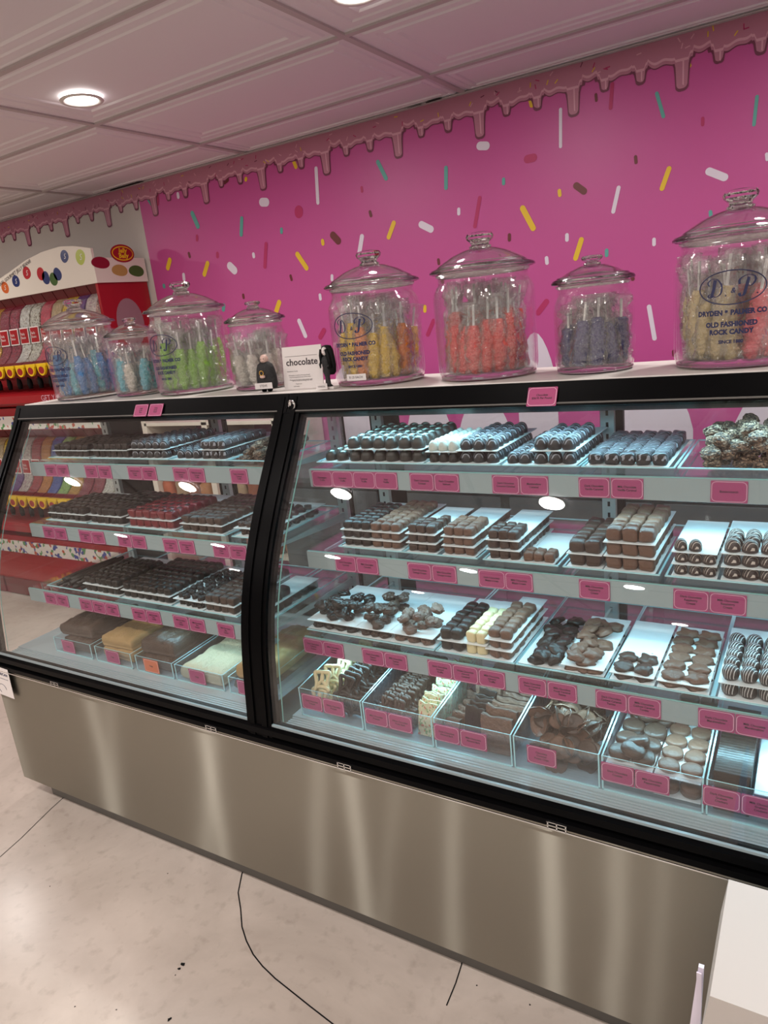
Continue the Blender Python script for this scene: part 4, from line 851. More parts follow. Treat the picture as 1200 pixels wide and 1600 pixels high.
for x, tx in BC: card(x, .0795, DECK+.046, tx, 'pink card reading %s on a bin of the lit case' % tx.replace('\n', ' '), rx=-.02)
LC = {1: [-2.190, -2.126, -1.979, -1.913, -1.773, -1.709, -1.575, -1.511, -1.350], 2: [-2.197, -2.133, -2.005, -1.941, -1.815, -1.750, -1.612, -1.545, -1.410, -1.347], 3: [-2.182, -2.118, -1.995, -1.930, -1.866, -1.742, -1.677, -1.562, -1.496, -1.385]}
LT = {1: 'Dark Chocolate\nCaramel\nTruffle', 2: 'Dark Chocolate\nFilled\nCream', 3: 'Milk Chocolate\nNut\nCluster'}
for s, xs in LC.items():
    for i, x in enumerate(xs): card(x+(.0 if s > 1 else 0), YF[s]-.0056, ZS[s]-.026, LT[s], '%s pink card from left on the %s rail of the dim case' % (ORD[i], RL[s]), ry=random.uniform(-.03, .03))
for i, (x, ma, w) in enumerate([(-2.06, 'card', 'dark'), (-1.84, 'card', 'peanut'), (-1.665, 'card_refl', 'chocolate'), (-1.475, 'card', 'vanilla'), (-1.29, 'card', 'tan')]):  # third card wears a painted orange reflection
    card(x, .0975, DECK+.028, 'Fudge', '%s card on the bin of %s fudge' % ('orange' if ma == 'card_refl' else 'pink', w), ma)
for x, tx, lb in [(-1.715, 'Candy\nby the\nPiece', 'left of the two pink cards on the dim case header'), (-1.652, 'Candy\nby the\nPound', 'right of the two pink cards on the dim case header')]:
    card(x, fy(1.318)-.0125, 1.318, tx, lb, rx=math.radians(-30), sc=.9)
card(-.492, fy(1.318)-.0135, 1.318, 'Chocolate\n$26.95 Per Pound', 'pink card with chocolate price per pound on the lit case header', rx=math.radians(-30), sc=1.0)

# sticker hanging on the base at the far left
mb = MB(); mb.box(-.07, .07, -.0008, 0, -.055, .055); t = mb.build('notice_sticker', M['paper'], loc=(-2.325, -.0115, .468)); t.rotation_euler = (0, .05, 0); tag(t, 'white printed sticker at left end of the steel base', 'sticker')
q = MB(); text_front(q, 'NORTH AMERICAN', .014, 0, -.0012, .03, bold=.0004); text_front(q, 'Model\nSerial No.', .010, -.02, -.0012, 0)
q.box(-.06, .06, -.0012, -.001, .012, .0135); q.tube([(-.02+.022*cos(a*.52)+.035, -.0012, -.028+.018*sin(a*.52)) for a in range(9)], .0007, 4); q.build('lettering', M['navy'], t)

# ------------------------------------------------------------------ glass jars of rock candy
def jar_mesh(R, H, big):
    hb = H*.655
    body = [(.0001, .004), (R*.90, .004), (R*.96, .010), (R*.995, .022), (R, .04), (R, hb-.03), (R*.985, hb-.015), (R*.93, hb-.002), (R*.885, hb+.004), (R*.88, hb+.022), (R*.91, hb+.028)]
    inner = [(r-.004, z+.004) for r, z in body[1:]]
    mb = MB(); mb.lathe(body, 56, capb=False, capt=False); mb.lathe(inner, 56, capb=True, capt=False)
    mb.lathe([(R*.90, 0), (R*.955, .003), (R*.955, .008), (R*.90, .009)], 56, m=1, capb=False, capt=False)
    lid = MB(); zb = hb+.026; g = H/.327
    lp = [(R*.86, zb-.004), (R*.86, zb+.003), (R*1.0, zb+.004), (R*1.02, zb+.008), (R*1.0, zb+.012), (R*.90, zb+.015), (R*.88, zb+.018), (R*.78, zb+.026*g), (R*.60, zb+.038*g), (R*.36, zb+.049*g), (R*.20, zb+.053*g), (.0001, zb+.055*g)]
    sh_ = lp+[(r*.97, z-.0045) for r, z in lp[:5:-1]]+[(R*.84, zb+.008), (R*.84, zb-.004), (R*.86, zb-.004)]; lid.lathe(sh_, 56, capb=False, capt=False)
    zt = zb+.054*g; kh = H-zt
    kn = MB().lathe([(R*.20, zt-.003), (R*.22, zt+.002), (R*.17, zt+kh*.18), (R*.19, zt+kh*.35), (R*.255, zt+kh*.55), (R*.27, zt+kh*.75), (R*.24, zt+kh*.93), (R*.15, zt+kh), (.0001, zt+kh)], 12, smooth=False, capt=False)
    rim = MB().lathe([(R*.985, zb+.0035), (R*1.025, zb+.0045), (R*1.03, zb+.008), (R*1.0, zb+.0115), (R*.985, zb+.008), (R*.985, zb+.0035)], 56, capb=False, capt=False)
    rim.lathe([(R*.885, hb+.020), (R*.92, hb+.023), (R*.92, hb+.027), (R*.88, hb+.027)], 56, capb=False, capt=False)
    return mb.mesh('jar_body', [M['jar'], M['knob']]), lid.mesh('jar_lid', M['lidglass']), kn.mesh('knob', M['knob']), rim.mesh('rim', M['knob'])
JM = {1: jar_mesh(.119, .327, 1), 0: jar_mesh(.0855, .244, 0)}
def crystal(name, col, s_):
    m, nt, b = new(name); b.inputs['Base Color'].default_value = (*col, 1); b.inputs['Roughness'].default_value = .22; b.inputs['Coat Weight'].default_value = .3
    tc = N(nt, 'ShaderNodeTexCoord'); vo = N(nt, 'ShaderNodeTexVoronoi'); vo.inputs['Scale'].default_value = 160; nt.links.new(tc.outputs['Object'], vo.inputs['Vector'])
    bp = N(nt, 'ShaderNodeBump'); bp.inputs['Strength'].default_value = .8; bp.inputs['Distance'].default_value = .004; nt.links.new(vo.outputs['Distance'], bp.inputs['Height']); nt.links.new(bp.outputs[0], b.inputs['Normal']); return m
CR = {k: crystal('crystal_'+k, c, 0) for k, c in dict(blue=(.01, .20, .55), sky=(.10, .52, .66), green=(.26, .58, .04), white=(.75, .68, .60), yellow=(.92, .56, .01), orange=(.92, .24, .01), red=(.80, .03, .025), purple=(.022, .022, .14), tan=(.62, .46, .20), pink=(.90, .10, .14)).items()}
def candy_proto(col, L):
    t = bpy.data.objects.new('rock_candy_stick', None); C.objects.link(t)
    cl = L*.66; c = MB(); pts = []; rs = []
    for i in range(22): f = i/21; pts.append((0, 0, .006+f*cl)); rs.append(.0185*math.sin(pi*(.12+.80*f))**.5)
    c.tube(pts, rs, 12); c.v = [(x*(1+.55*noise.noise(Vector((x*130, y*130, z*110)))), y*(1+.55*noise.noise(Vector((x*130, y*130, z*110+4)))), z) for x, y, z in c.v]
    c.build('sugar_crystals', CR[col], t); MB().tube([(0, 0, .02), (0, 0, L*.96)], .0028, 8).build('stick', M['paper'], t)
    w = MB(); nw = 26; pts = [(0, 0, .001+i/(nw-1)*L*1.0) for i in range(nw)]; rs = [.008 if i == 0 else .0225*(1-.45*math.exp(-((i/(nw-1)-.80)/.08)**2)) for i in range(nw)]; w.tube(pts, rs, 16)
    w.v = [(x*(1+.6*noise.noise(Vector((x*90, y*90, z*45)))), y*(1+.6*noise.noise(Vector((x*90, y*90, z*45+7)))), z) for x, y, z in w.v]; w.build('wrapper', M['wrap'], t)
    return t
def swash(mb, pts, w, R, dx, dz, sc, m=0):
    # script stroke: smooth ribbon of swelling width laid on the glass
    P = [Vector((p[0], p[1], 0)) for p in pts]; out = []
    for i in range(len(P)-1):
        a = P[max(0, i-1)]; b_ = P[i]; c = P[i+1]; d = P[min(len(P)-1, i+2)]
        for k in range(6):
            t = k/6; out.append(.5*((2*b_)+(c-a)*t+(2*a-5*b_+4*c-d)*t*t+(3*b_-a-3*c+d)*t**3))
    out.append(P[-1]); n = len(out); vs = []
    for i, p in enumerate(out):
        t = (out[min(n-1, i+1)]-out[max(0, i-1)]).normalized(); nn = Vector((-t.y, t.x, 0)); ww = w*(.25+.75*abs(t.y)**1.5)*sc
        for s_ in (-1, 1):
            q = p*sc+nn*s_*ww; vs.append((R*sin((dx+q.x)/R), -R*cos((dx+q.x)/R), dz+q.y))
    mb.add(vs, [(2*i, 2*i+1, 2*i+3, 2*i+2) for i in range(n-1)], m)
def jar_print(R, H, par):
    Rr = R+.0008; mb = MB(); zo = H*.46; a = .058 if R > .1 else .04; b_ = a*.52
    pts = [(Rr*sin(a*cos(t*2*pi/64)/Rr), -Rr*cos(a*cos(t*2*pi/64)/Rr), zo+b_*sin(t*2*pi/64)) for t in range(64)]; mb.tube(pts, .0011, 6, closed=True)
    D = [(-.2, .75), (-.32, -.1), (-.5, -.75), (-.72, -.6), (-.5, -.45), (-.1, -.72), (.35, -.45), (.42, .2), (.05, .75), (-.45, .82), (-.75, .5), (-.62, .25)]
    swash(mb, D, .075, Rr, -.026, zo, .021); swash(mb, [(-.02, .72), (-.14, 0), (-.34, -.72)], .14, Rr, -.028, zo, .021)
    Pp = [(.1, .72), (-.05, .1), (-.25, -.65), (-.5, -.8), (-.65, -.55)]; swash(mb, Pp, .13, Rr, .026, zo, .021); swash(mb, [(-.62, .2), (-.6, .6), (-.1, .9), (.5, .8), (.62, .4), (.3, .02), (-.05, .05)], .09, Rr, .026, zo, .021)
    text_cyl(mb, '&', .013, Rr, .002, zo-.006, shear=.2, bold=.0003); text_cyl(mb, '.', .016, Rr, -.010, zo-.010, bold=.0004); text_cyl(mb, '.', .016, Rr, .043, zo-.010, bold=.0004)
    text_cyl(mb, 'DRYDEN & PALMER CO', .0125, Rr, 0, zo-.045, bold=.0007, sx=.92); text_cyl(mb, 'OLD FASHIONED', .0125, Rr, 0, zo-.066, bold=.0007, sx=.92); text_cyl(mb, 'ROCK CANDY', .0125, Rr, 0, zo-.080, bold=.0007, sx=.92); text_cyl(mb, 'SINCE 1880', .0085, Rr, 0, zo-.098, bold=.0004)
    mb.build('printed_label', M['navy'], par)
JARS = [(-2.178, 1, ['blue', 'blue', 'sky'], 1, 'large lettered glass jar of blue rock candy at far left', 'blue rock candy stick in the leftmost jar'),
        (-1.918, 0, ['sky', 'white', 'sky'], 0, 'small glass jar of pale blue rock candy', 'pale blue rock candy stick in the small second jar'),
        (-1.666, 1, ['green'], 1, 'large lettered glass jar of green rock candy', 'green wrapped rock candy stick in its jar'),
        (-1.395, 0, ['white'], 0, 'small glass jar of white candy behind the robed figurine', 'white wrapped rock candy stick behind the robed figurine'),
        (-.993, 1, ['yellow', 'orange', 'yellow', 'yellow'], 1, 'large lettered glass jar of yellow and orange rock candy', 'yellow or orange rock candy stick in its jar'),
        (-.689, 1, ['red'], 0, 'large plain glass jar of red rock candy', 'red wrapped rock candy stick in its jar'),
        (-.434, 0, ['purple'], 0, 'small glass jar of dark purple rock candy', 'dark purple rock candy stick in its jar'),
        (-.149, 1, ['tan', 'pink'], 1, 'large lettered jar of tan and pink rock candy at right', 'tan or pink rock candy stick in the rightmost jar')]
protos = {}
for x, big, cols, pr, lab, sl_ in JARS:
    R, H = ((.119, .327) if big else (.0855, .244)); t = empty('candy_jar', (x, .48, 1.3455), label=lab, cat='jar', group='glass candy jars on the case top')
    b0, l0, k0, r0 = JM[big]; inst('jar_body', b0, (0, 0, 0), parent=t); li = inst('jar_lid', l0, (0, 0, 0), parent=t); inst('knob', k0, (0, 0, 0), parent=li); inst('rim', r0, (0, 0, 0), parent=li)
    if pr: jar_print(R, H, t)
    n = 28 if big else 14; L = .192 if big else .145
    for k in range(n):
        col = cols[k % len(cols)]
        a = 2*pi*k/(n*.62) if k < n*.62 else 2*pi*k/(n*.38); r = R*(.65 if k < n*.62 else .30)
        if len(cols) == 2: col = cols[1] if cos(a) > .05 else cols[0]
        key = (col, big)
        if key not in protos: protos[key] = candy_proto(col, L); o = protos[key]
        else: o = copy_tree(protos[key])
        ta = a+random.uniform(-.5, .5); tl = random.uniform(.03, .17)*(1 if r > R*.5 else .7)
        o.scale = (1, 1, random.uniform(.85, 1.12)); o.location = (x+r*cos(a), .48+r*sin(a), 1.3455+.010); o.rotation_euler = (sin(ta)*tl, -cos(ta)*tl, random.uniform(0, 6.28)); tag(o, sl_, 'candy', 'rock candy, '+sl_)
# small paper sticker on the yellow jar
mb = MB(); vs = []
Rr = .1205; xs_ = [(-.030+i*.058/8) for i in range(9)]
mb.add([(Rr*sin(a/Rr), -Rr*cos(a/Rr), z) for z in (.018, .034) for a in xs_], [(i, i+1, 9+i+1, 9+i) for i in range(8)])
j590 = [o for o in C.objects if o.get('label', '').startswith('large lettered glass jar of yellow')][0]
s9 = mb.build('price_sticker', M['paper'], j590); q = MB(); text_cyl(q, '$1.25 EACH', .008, Rr+.0006, -.001, .026); q.build('lettering', M['ink'], s9)

# ------------------------------------------------------------------ figurines and sign on the case top
zt = 1.3455
t = empty('figurine', (-1.290, .372, zt), .15, 'small bald figurine in black robe holding a gold ring', 'figurine')
mb = MB().lathe([(.0001, .010), (.028, .010), (.031, .02), (.030, .045), (.027, .062), (.022, .074), (.012, .080), (.0001, .082)], 20, capb=False, capt=False); mb.v = [(x, y*.6, z) for x, y, z in mb.v]; mb.build('robe', M['cloth'], t)
hd = blob(1, 1, 0, 0, 1, 0, 18, 12); hd.v = [(x*.023, y*.023, .074+z*.026) for x, y, z in hd.v]; hd.build('head', M['skin'], t)
fc = MB(); 
for sx_ in (-1, 1): e = blob(1, 1, 0, 0, 1, 0, 8, 6); fc.add([(sx_*.004+x*.003, -.0105+y*.002, .087+z*.0025) for x, y, z in e.v], e.f, 0, True)
fc.box(-.003, .003, -.0112, -.0105, .080, .0808); fc.build('face', M['blackmatte'], t)
hn = blob(.8, .8, 0, .1, 4, 1, 12, 8); hn.v = [(x*.016, -.021+y*.008, .038+z*.009) for x, y, z in hn.v]; hn.build('hands', M['skin'], t)
MB().tube([(.006*cos(a*pi/8), -.024, .052+.006*sin(a*pi/8)) for a in range(16)], .0012, 6, closed=True).build('gold_ring', M['gold'], t)
ft = MB()
for sx_ in (-1, 1): e = blob(.8, .8, 0, 0, 1, 0, 10, 6); ft.add([(sx_*.009+x*.011, -.006+y*.02, z*.011) for x, y, z in e.v], e.f, 0, True)
ft.build('shoes', M['black'], t)
nc = MB().box(-.027, .027, -.0225, -.0215, .010, .026).build('name_card', M['paper'], t); q = MB(); text_front(q, 'STEVE', .009, 0, -.023, .018); q.build('lettering', M['ink'], nc)

t = empty('figurine', (-1.088, .372, zt), -.1, 'small figurine with long black hair and black dress', 'figurine')
mb = MB().lathe([(.0001, .006), (.014, .006), (.008, .012), (.007, .03), (.012, .045), (.009, .058), (.013, .070), (.010, .080), (.004, .083), (.003, .088)], 18, capb=False, capt=False); mb.v = [(x, y*.7, z) for x, y, z in mb.v]
for sx_ in (-1, 1): mb.tube([(sx_*.011, 0, .076), (sx_*.017, -.004, .062), (sx_*.010, -.011, .055)], [.0035, .003, .002], 8)
mb.build('dress', M['cloth'], t)
hd = blob(1, 1, 0, 0, 1, 0, 16, 12); hd.v = [(x*.016, y*.016, .084+z*.022) for x, y, z in hd.v]; hd.build('head', M['pale'], t)
hr = MB().lathe([(.004, .110), (.014, .108), (.019, .098), (.021, .080), (.022, .060), (.019, .042), (.012, .035)], 20, capb=True, capt=True); hr.v = [(x+.005*(1-z/.11), y*.55+.009, z) for x, y, z in hr.v]
hr.tube([(-.008, -.004, .100), (-.012, -.004, .085), (-.012, -.003, .066)], .004, 8); hr.tube([(.009, -.004, .100), (.014, -.004, .082), (.017, -.003, .052)], .005, 8); hr.build('hair', M['blackmatte'], t)
fc = MB()
for sx_ in (-1, 1): fc.box(sx_*.0035-.0012, sx_*.0035+.0012, -.0084, -.0078, .096, .0972)
fc.box(-.002, .002, -.0084, -.0076, .0885, .0895); fc.build('face', M['redd'], t)
MB().box(-.024, .024, -.010, .014, 0, .006, 0, .001).build('stand', M['paper'], t)
nc = MB().box(-.026, .012, -.020, -.019, .001, .016).build('name_card', M['paper'], t); q = MB(); text_front(q, 'VANESSA', .006, -.007, -.0203, .008); q.build('lettering', M['ink'], nc)

mb = MB().box(-.058, .064, -.002, 0, 0, .112); t = mb.build('counter_sign', M['paper'], loc=(-1.196, .405, zt)); t.rotation_euler = (-.12, 0, .12); tag(t, 'small white upright sign headed chocolate, between the two figurines', 'sign')
q = MB(); text_front(q, 'chocolate', .025, .002, -.0028, .070, sx=1.0, bold=.0004)
q.box(-.05, .05, -.0026, -.0024, .086, .0867)
for k, (w, z) in enumerate([(.03, .047), (.07, .036), (.075, .031), (.08, .024), (.088, .0215), (.065, .013), (.05, .007)]): text_front(q, ['Handmade Candy', 'Chocolate is sold by the pound and', 'may be mixed from any of the trays', 'Please ask for help at the counter and', 'tell us of any nut allergy you have', 'Thank you', 'and enjoy'][k], .0046, -.044+w/2, -.0028, z)
q.build('lettering', M['ink'], t)

# ------------------------------------------------------------------ jelly bean rack against the back wall
XRK = -3.535
rk = empty('candy_rack', (-4.2, 1.9, 0), label='tall red jelly bean rack against the back wall at left', cat='display rack'); RP = Vector(rk.location)
def rpart(mb, name, mats, **kw): o = mb.build(name, mats, rk, **kw); o.location = -RP; return o
b = MB(); b.box(XRK-.02, XRK, 1.68, 2.04, .0, 1.98); b.box(-6.0, XRK-.02, 1.95, 2.04, 0, 1.86); b.box(-6.0, XRK-.02, 1.30, 1.95, 0, .12); b.box(-6.0, XRK-.02, 1.60, 1.95, 1.03, 1.06)
rpart(b, 'frame', M['red'])
b = MB(); 
for z0_ in (1.20, .345):
    b.sweepx([(1.95, z0_-.02), (1.60, z0_-.02), (1.52, z0_), (1.47, z0_+.02), (1.47, z0_+.065), (1.49, z0_+.075), (1.62, z0_+.09), (1.95, z0_+.09)], -6.0, XRK-.02)
rpart(b, 'spill_tray', M['red'])
q = MB(); text_front(q, 'GET YOUR, CANDY', .05, wallpt(62, 612, 1.466)[0]-min(a_ for a_, c_ in text_mb('GET YOUR, CANDY', .05)[0]), 1.466, 1.243); rpart(q, 'lettering', M['driplight'])
b = MB(); b.box(-6.0, XRK-.02, 1.56, 1.95, 1.06, 1.18); b.box(-6, XRK-.02, 1.50, 1.95, .12, .32); rpart(b, 'lower_panel', M['red'])
for i, z in enumerate((1.045, .20)): rpart(MB().box(-6.0, XRK-.06, (1.55, 1.49)[i], (1.56, 1.50)[i], z, z+.085), 'printed_strip', speck('strip_print', (.75, .72, .66), [(.75, .72, .66), (.75, .72, .66), (.05, .08, .3), (.5, .1, .05), (.1, .3, .1)], 45, .5, .5, 0))
for k in range(5): rpart(MB().box(-6.0+k*.48+.01, -6.0+k*.48+.47, 1.285, 1.30, .005, .115, 0, .003), 'drawer', M['redd'])
# header: cream arch board with painted beans, and its side wing
hx0, hx1 = -6.0, XRK+.02
pts = [(hx0, 1.85), (hx1, 1.85), (hx1, 2.035), (-3.66, 2.065), (-3.78, 2.078), (-3.95, 2.070), (-4.12, 2.045), (-4.3, 2.0), (-4.5, 1.955), (-4.8, 1.92), (hx0, 1.91)]
mb = MB(); n = len(pts)
for y in (1.665, 1.68): mb.add([(x, y, z) for x, z in pts], [tuple(range(n)) if y > 1.67 else tuple(range(n))[::-1]])
mb.add([(x, y, z) for y in (1.665, 1.68) for x, z in pts], [(k, (k+1) % n, n+(k+1) % n, n+k) for k in range(n)])
mb.box(XRK+.005, XRK+.02, 1.68, 2.035, 1.85, 1.985)
hd_ = rpart(mb, 'header_board', M['cream'])
def ebean(mb, x, z, rx, rz, m, y=1.6645, side=False, tilt=0):
    n = 24; v = []
    for k in range(n):
        a = 2*pi*k/n; r = 1-.16*max(0, cos(a+1.9))**3; px_, pz_ = rx*cos(a)*r, rz*sin(a)*r; px_, pz_ = px_*cos(tilt)-pz_*sin(tilt), px_*sin(tilt)+pz_*cos(tilt); v.append((px_, pz_))
    if side: mb.add([(XRK+.0212, x+p, z+q_) for p, q_ in v]+[(XRK+.020, x+p, z+q_) for p, q_ in v], [tuple(range(n))]+[(k, (k+1) % n, n+(k+1) % n, n+k) for k in range(n)], m)
    else: mb.add([(x+p, y, z+q_) for p, q_ in v]+[(x+p, y+.0012, z+q_) for p, q_ in v], [tuple(range(n))]+[(k, (k+1) % n, n+(k+1) % n, n+k) for k in range(n)], m)
bc = {'orange': (.6, .12, .02), 'navy': (.015, .03, .14), 'red': (.45, .01, .02), 'green': (.42, .5, .06), 'cherry': (.25, .005, .02), 'tan': (.45, .28, .08), 'forest': (.05, .12, .02)}
bm_ = {k: mat('bean_'+k, v, .3) for k, v in bc.items()}
for i, (k, u, v, w, side) in enumerate([('orange', 8, 450, .030, 0), ('navy', 25, 440, .030, 0), ('red', 42, 427, .031, 0), ('navy', 101, 401, .029, 0), ('green', 126, 402, .034, 0), ('orange', -12, 462, .03, 0), ('red', 64, 428, .03, 0), ('navy', 72, 434, .03, 0), ('forest', 84, 436, .03, 0), ('navy', 90, 428, .03, 0)]):
    x, z = wallpt(u, v, 1.665); w *= 1.25; mb = MB(); ebean(mb, x, z, w, w*1.0, 0, tilt=.3*i)
    swx = MB(); text_front(swx, 'S', w*1.1, x, 1.6635, z, shear=.3); o = mb.build('painted_bean', bm_[k], hd_); 
    if i < 6: swx.build('script_mark', M['paper'], o)
def side_yz(u, v):
    d = right*(u-600)-up*(v-800)+fwd*1112; tt = (XRK+.02-CW.x)/d.x; p = CW+d*tt; return p.y, p.z
for k, u, v, w in [('cherry', 157, 411, .050), ('tan', 187, 423, .045), ('forest', 213, 424, .045)]:
    y, z = side_yz(u, v); mb = MB(); ebean(mb, y, z, w*1.25, .034, 0, side=True); o = mb.build('painted_bean', bm_[k], hd_)
y, z = side_yz(191, 396); mb = MB(); n = 30
for j, (a, b_, mm) in enumerate([(.085, .050, 0), (.075, .040, 1), (.070, .034, 0)]):
    X = XRK+.0225+j*.0012; mb.add([(X, y+a*cos(2*pi*k/n), z+b_*sin(2*pi*k/n)) for k in range(n)]+[(XRK+.0205, y+a*cos(2*pi*k/n), z+b_*sin(2*pi*k/n)) for k in range(n)], [tuple(range(n))]+[(k, (k+1) % n, n+(k+1) % n, n+k) for k in range(n)], mm)
lg = mb.build('oval_emblem', [M['red'], M['yellow']], hd_)
v_, f_ = text_mb('Jelly\nBelly', .036, shear=.2, bold=.0012, ls=.8); MB().add([(XRK+.0258, y+a, z+c) for a, c in v_], f_).build('lettering', M['yellow'], lg)
q = MB(); v_, f_ = text_mb('ORIGINAL GOURMET JELLY BEAN®', .030, sx=.95)
ang = math.atan2(wallpt(45, 405, 1.665)[1]-wallpt(0, 440, 1.665)[1], wallpt(45, 405, 1.665)[0]-wallpt(0, 440, 1.665)[0]); ex_, ez_ = wallpt(47, 402, 1.665); wd = max(a for a, c in v_)
q.add([(ex_+(a-wd)*cos(ang)-c*sin(ang), 1.6635, ez_-.02+(a-wd)*sin(ang)+c*cos(ang)) for a, c in v_], f_); q.build('lettering', M['ink'], hd_)
# pale ovals printed on the red side panel
ov = MB()
for yy, zz_, a, b_ in ((1.86, 1.62, .10, .14),):
    ov.add([(XRK+.0012, yy+a*cos(2*pi*k/28), zz_+b_*sin(2*pi*k/28)) for k in range(28)], [tuple(range(28))])
rpart(ov, 'printed_oval', mat('oval_print', (.30, .18, .20), .4))
# dispensers
bean_cols = [((.62, .5, .42), (.5, .3, .3)), ((.16, .05, .22), (.1, .05, .15)), ((.75, .5, .02), (.7, .42, .02)), ((.55, .40, .20), (.5, .35, .15)), ((.62, .06, .09), (.5, .04, .07)), ((.62, .58, .45), (.25, .2, .12)), ((.66, .62, .52), (.45, .38, .28)), ((.28, .01, .03), (.2, .01, .02)), ((.25, .01, .03), (.3, .02, .04)), ((.6, .3, .03), (.5, .2, .02)), ((.3, .5, .1), (.2, .35, .08)), ((.05, .1, .35), (.04, .06, .25)), ((.6, .2, .02), (.5, .15, .02)), ((.4, .02, .03), (.3, .02, .02))]
bean_names = ['speckled pink', 'purple', 'yellow', 'tan', 'pink red', 'green speckled white', 'speckled white', 'dark red', 'cherry red', 'orange', 'green', 'blue', 'amber', 'crimson']
bean_m = [speck('beans_%d' % i, a, [a, b_, tuple(min(1, c*1.3) for c in a)], 105, .35, .25, .8) for i, (a, b_) in enumerate(bean_cols)]
def bandx(prf, th, x0, x1): return MB().strip(prf, [(y+th, z) for y, z in prf], x0, x1)
dw = .107
for tier, dz in ((0, 0), (1, -.84)):
    for i in range(13):
        x1 = XRK-.03-i*dw; x0 = x1-dw+.006; cx = (x0+x1)/2
        nm = bean_names[(i+tier*5) % 14]
        t = empty('candy_dispenser', (cx, 1.75, 1.30+dz), label='%s dispenser of %s jelly beans, %s from the right' % (('upper', 'lower')[tier], nm, ORD[i] if i < 12 else 'thirteenth'), cat='dispenser', group='jelly bean dispensers'); P = Vector(t.location)
        def dp(mb, name, mm): o = mb.build(name, mm, t); o.location = -P; return o
        up_ = [(1.72, 1.80+dz), (1.685, 1.775+dz), (1.665, 1.74+dz), (1.652, 1.70+dz), (1.645, 1.655+dz)]; lo_ = [(1.636, 1.57+dz), (1.625, 1.53+dz), (1.595, 1.49+dz), (1.56, 1.46+dz)]
        full_ = up_+lo_
        dp(bandx(full_, .003, x0, x1), 'clear_bin', M['acrylic'])
        bb = MB(); bb.strip([(y+.006, z) for y, z in full_], [(1.80, z) for y, z in full_], x0+.004, x1-.004); o = dp(bb, 'jelly_beans', bean_m[(i+tier*5) % 14])
        o['kind'] = 'stuff'
        dp(MB().sweepx([(1.73, 1.80+dz), (1.70, 1.86+dz), (1.76, 1.86+dz), (1.80, 1.80+dz)], x0, x1), 'bin_top', M['redd'])
        dp(MB().strip([(1.640, 1.665+dz), (1.632, 1.565+dz)], [(1.644, 1.665+dz), (1.636, 1.565+dz)], x0+.006, x1-.006), 'name_card', M['paper'])
        cc = MB().strip([(1.6385, 1.658+dz), (1.6310, 1.572+dz)], [(1.6395, 1.658+dz), (1.632, 1.572+dz)], x0+.012, x1-.012); text_front(cc, 'Belly\nBeans', .022, cx, 1.628, 1.615+dz, m=1, sx=.9); dp(cc, 'card_print', [M['red'], M['paper']])
        dp(MB().sweepx([(1.56, 1.46+dz), (1.52, 1.44+dz), (1.50, 1.40+dz), (1.53, 1.36+dz), (1.80, 1.36+dz), (1.80, 1.46+dz)], x0, x1), 'chute', M['redd'])
        hm = MB(); hm.box(x0+.004, x1-.004, 1.485, 1.52, 1.428+dz, 1.446+dz, 0, .003)
        n = 20; pr2 = [(cx+.040*cos(pi+pi*k/n), 1.43+dz-.055*sin(pi*k/n)) for k in range(n+1)]
        for y in (1.483, 1.497): hm.add([(x, y, z) for x, z in pr2], [tuple(range(n+1))])
        hm.add([(x, y, z) for y in (1.483, 1.497) for x, z in pr2], [(k, k+1, n+2+k, n+1+k) for k in range(n)])
        ho = dp(hm, 'handle', M['yellow']); em = MB(); em.add([(cx+.026*cos(2*pi*k/18), 1.4815, 1.407+dz+.021*sin(2*pi*k/18)) for k in range(18)], [tuple(range(18))]); em.build('oval_emblem', M['red'], ho)
        dp(MB().lathe([(.012, 1.30+dz), (.016, 1.33+dz), (.010, 1.37+dz)], 12, c=(cx, 1.53, 0)), 'spout', M['blackmatte'])

# ------------------------------------------------------------------ white shelving with bagged sweets behind the left case
sh = empty('shelving_unit', (-3.0, 1.85, 0), label='white open shelving with bagged sweets behind the left case', cat='shelving'); SP = Vector(sh.location)
mb = MB()
for x in (-3.36, -2.88, -2.38): mb.box(x-.02, x+.02, 1.66, 2.04, 0, 1.06)
mb.build('side_panel', M['cream'], sh).location = -SP
for z in (.30, .56, .80, 1.05): o = MB().box(-3.36, -2.38, 1.66, 2.04, z-.02, z, 0, .002).build('shelf', M['cream'], sh); o.location = -SP
bg = [mat('bag_%d' % i, c, .35, noise_amt=.6, nscale=30, bump=.8, bscale=40) for i, c in enumerate([(.45, .2, .08), (.5, .12, .05), (.35, .25, .15), (.25, .08, .04)])]
bag = [blob(.5, .6, .05, .12, 3, s, 16, 10).mesh('candy_bag', bg[s]) for s in range(4)]
k = 0
for r, z in enumerate((.30, .56, .80)):
    for c in range(9):
        for yy in (1.75,):
            x = -3.30+c*.103+(.05 if c > 3 else 0)
            inst('candy_bag', bag[k % 4], (x, yy, z), (0, 0, random.uniform(-.1, .1)), (.098, .13, .15), label='bag of brown sweets, %s shelf of the white unit, %s along' % (['low', 'middle', 'high'][r], ORD[c]), cat='bag', group='bagged sweets on white shelving'); k += 1
for i, (x, z) in enumerate([(-3.20, .785), (-2.98, .785), (-3.20, .545), (-2.95, .545)]): card(x, 1.655, z, 'Candy', '%s pink tag on the white shelving behind the left case' % ORD[i], sc=1.2)
# red strip panel beside the white shelving
MB().box(-3.50, -3.40, 1.72, 2.04, 0, 1.08, 0, .004).build('red_panel', M['redd'], label='narrow dark red panel between jelly bean rack and white shelving', cat='panel')

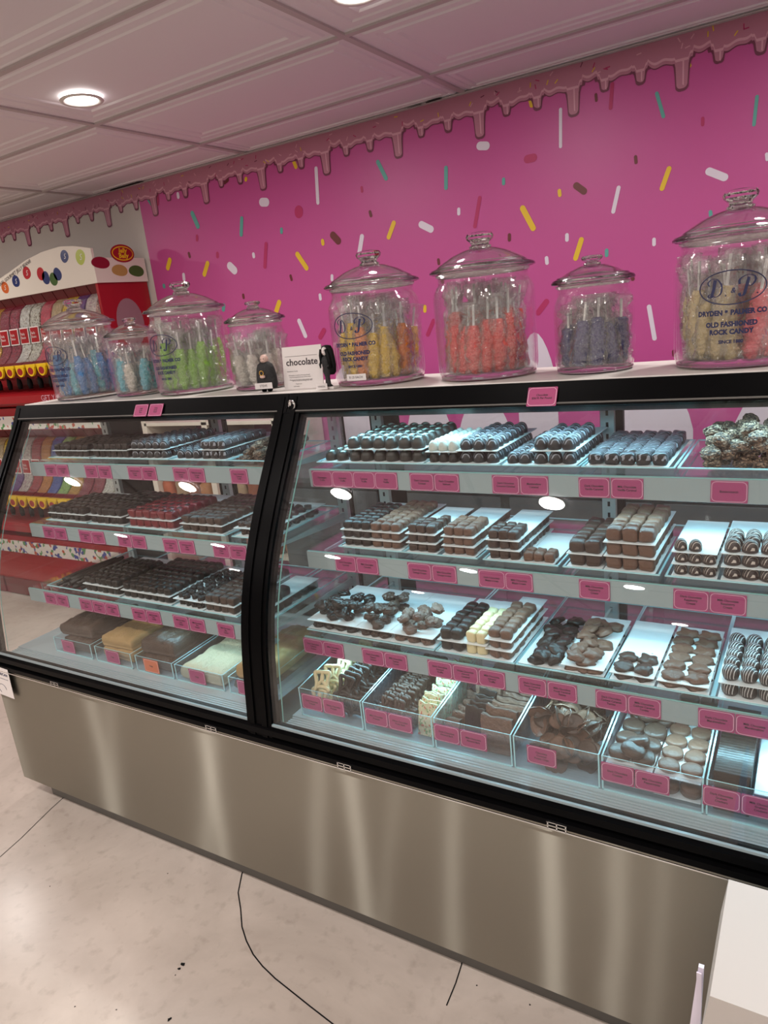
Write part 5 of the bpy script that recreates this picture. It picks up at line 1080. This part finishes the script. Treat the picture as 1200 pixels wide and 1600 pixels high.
# ------------------------------------------------------------------ back counter under the mural
bc_ = empty('back_counter', (-.2, 1.8, 0), label='grey back counter under the pink mural, seen through the cases', cat='counter'); BP = Vector(bc_.location)
M['counter'] = mat('grey_counter', (.08, .10, .115), .4)
for nm_, mb in (('carcass', MB().box(-2.3, 2.6, 1.52, 2.03, .08, .77)), ('plinth', MB().box(-2.28, 2.58, 1.57, 2.03, 0, .08)), ('worktop', MB().box(-2.32, 2.62, 1.49, 2.035, .77, .80, 0, .004))): mb.build(nm_, M['counter'], bc_).location = -BP
for k in range(8): MB().box(-2.27+k*.6, -1.71+k*.6, 1.503, 1.52, .11, .74, 0, .003).build('door', M['counter'], bc_).location = -BP

# ------------------------------------------------------------------ white stand in the foreground at lower right
t = empty('display_stand', (.15, -.30, 0), label='white tapering display stand at the lower right corner', cat='display stand')
a = MB(); zt_, zl = .812, .758
def frus(mb, x0, x1, X0_, X1_, y0, y1, z0_, z1_, m=0):
    vs = [(X0_, y0, z0_), (X1_, y0, z0_), (X1_, y1, z0_), (X0_, y1, z0_), (x0, y0, z1_), (x1, y0, z1_), (x1, y1, z1_), (x0, y1, z1_)]; mb.add(vs, [(0, 3, 2, 1), (4, 5, 6, 7), (0, 1, 5, 4), (1, 2, 6, 5), (2, 3, 7, 6), (3, 0, 4, 7)], m)
frus(a, -.066, .37, -.15, .44, -.52, -.36, 0, zl-.003); a.v = [(x-.15, y+.30, z) for x, y, z in a.v]; a.build('body', M['stand'], t)
a = MB(); frus(a, -.066, .37, -.074, .375, -.522, -.352, zl, zt_); a.v = [(x-.15, y+.30, z) for x, y, z in a.v]; a.build('lid', M['stand'], t)
a = MB(); a.strip([(-.345, .40), (-.347, .52), (-.352, .60), (-.357, .655)], [(-.343, .40), (-.345, .52), (-.350, .60), (-.355, .655)], -.1, -.094); 
frus(a, -.0985, -.092, -.122, -.100, -.352, -.346, .40, .66)
a.build('paper_flyer', M['w_white'], label='narrow pale paper flyer beside the white display stand', cat='flyer')
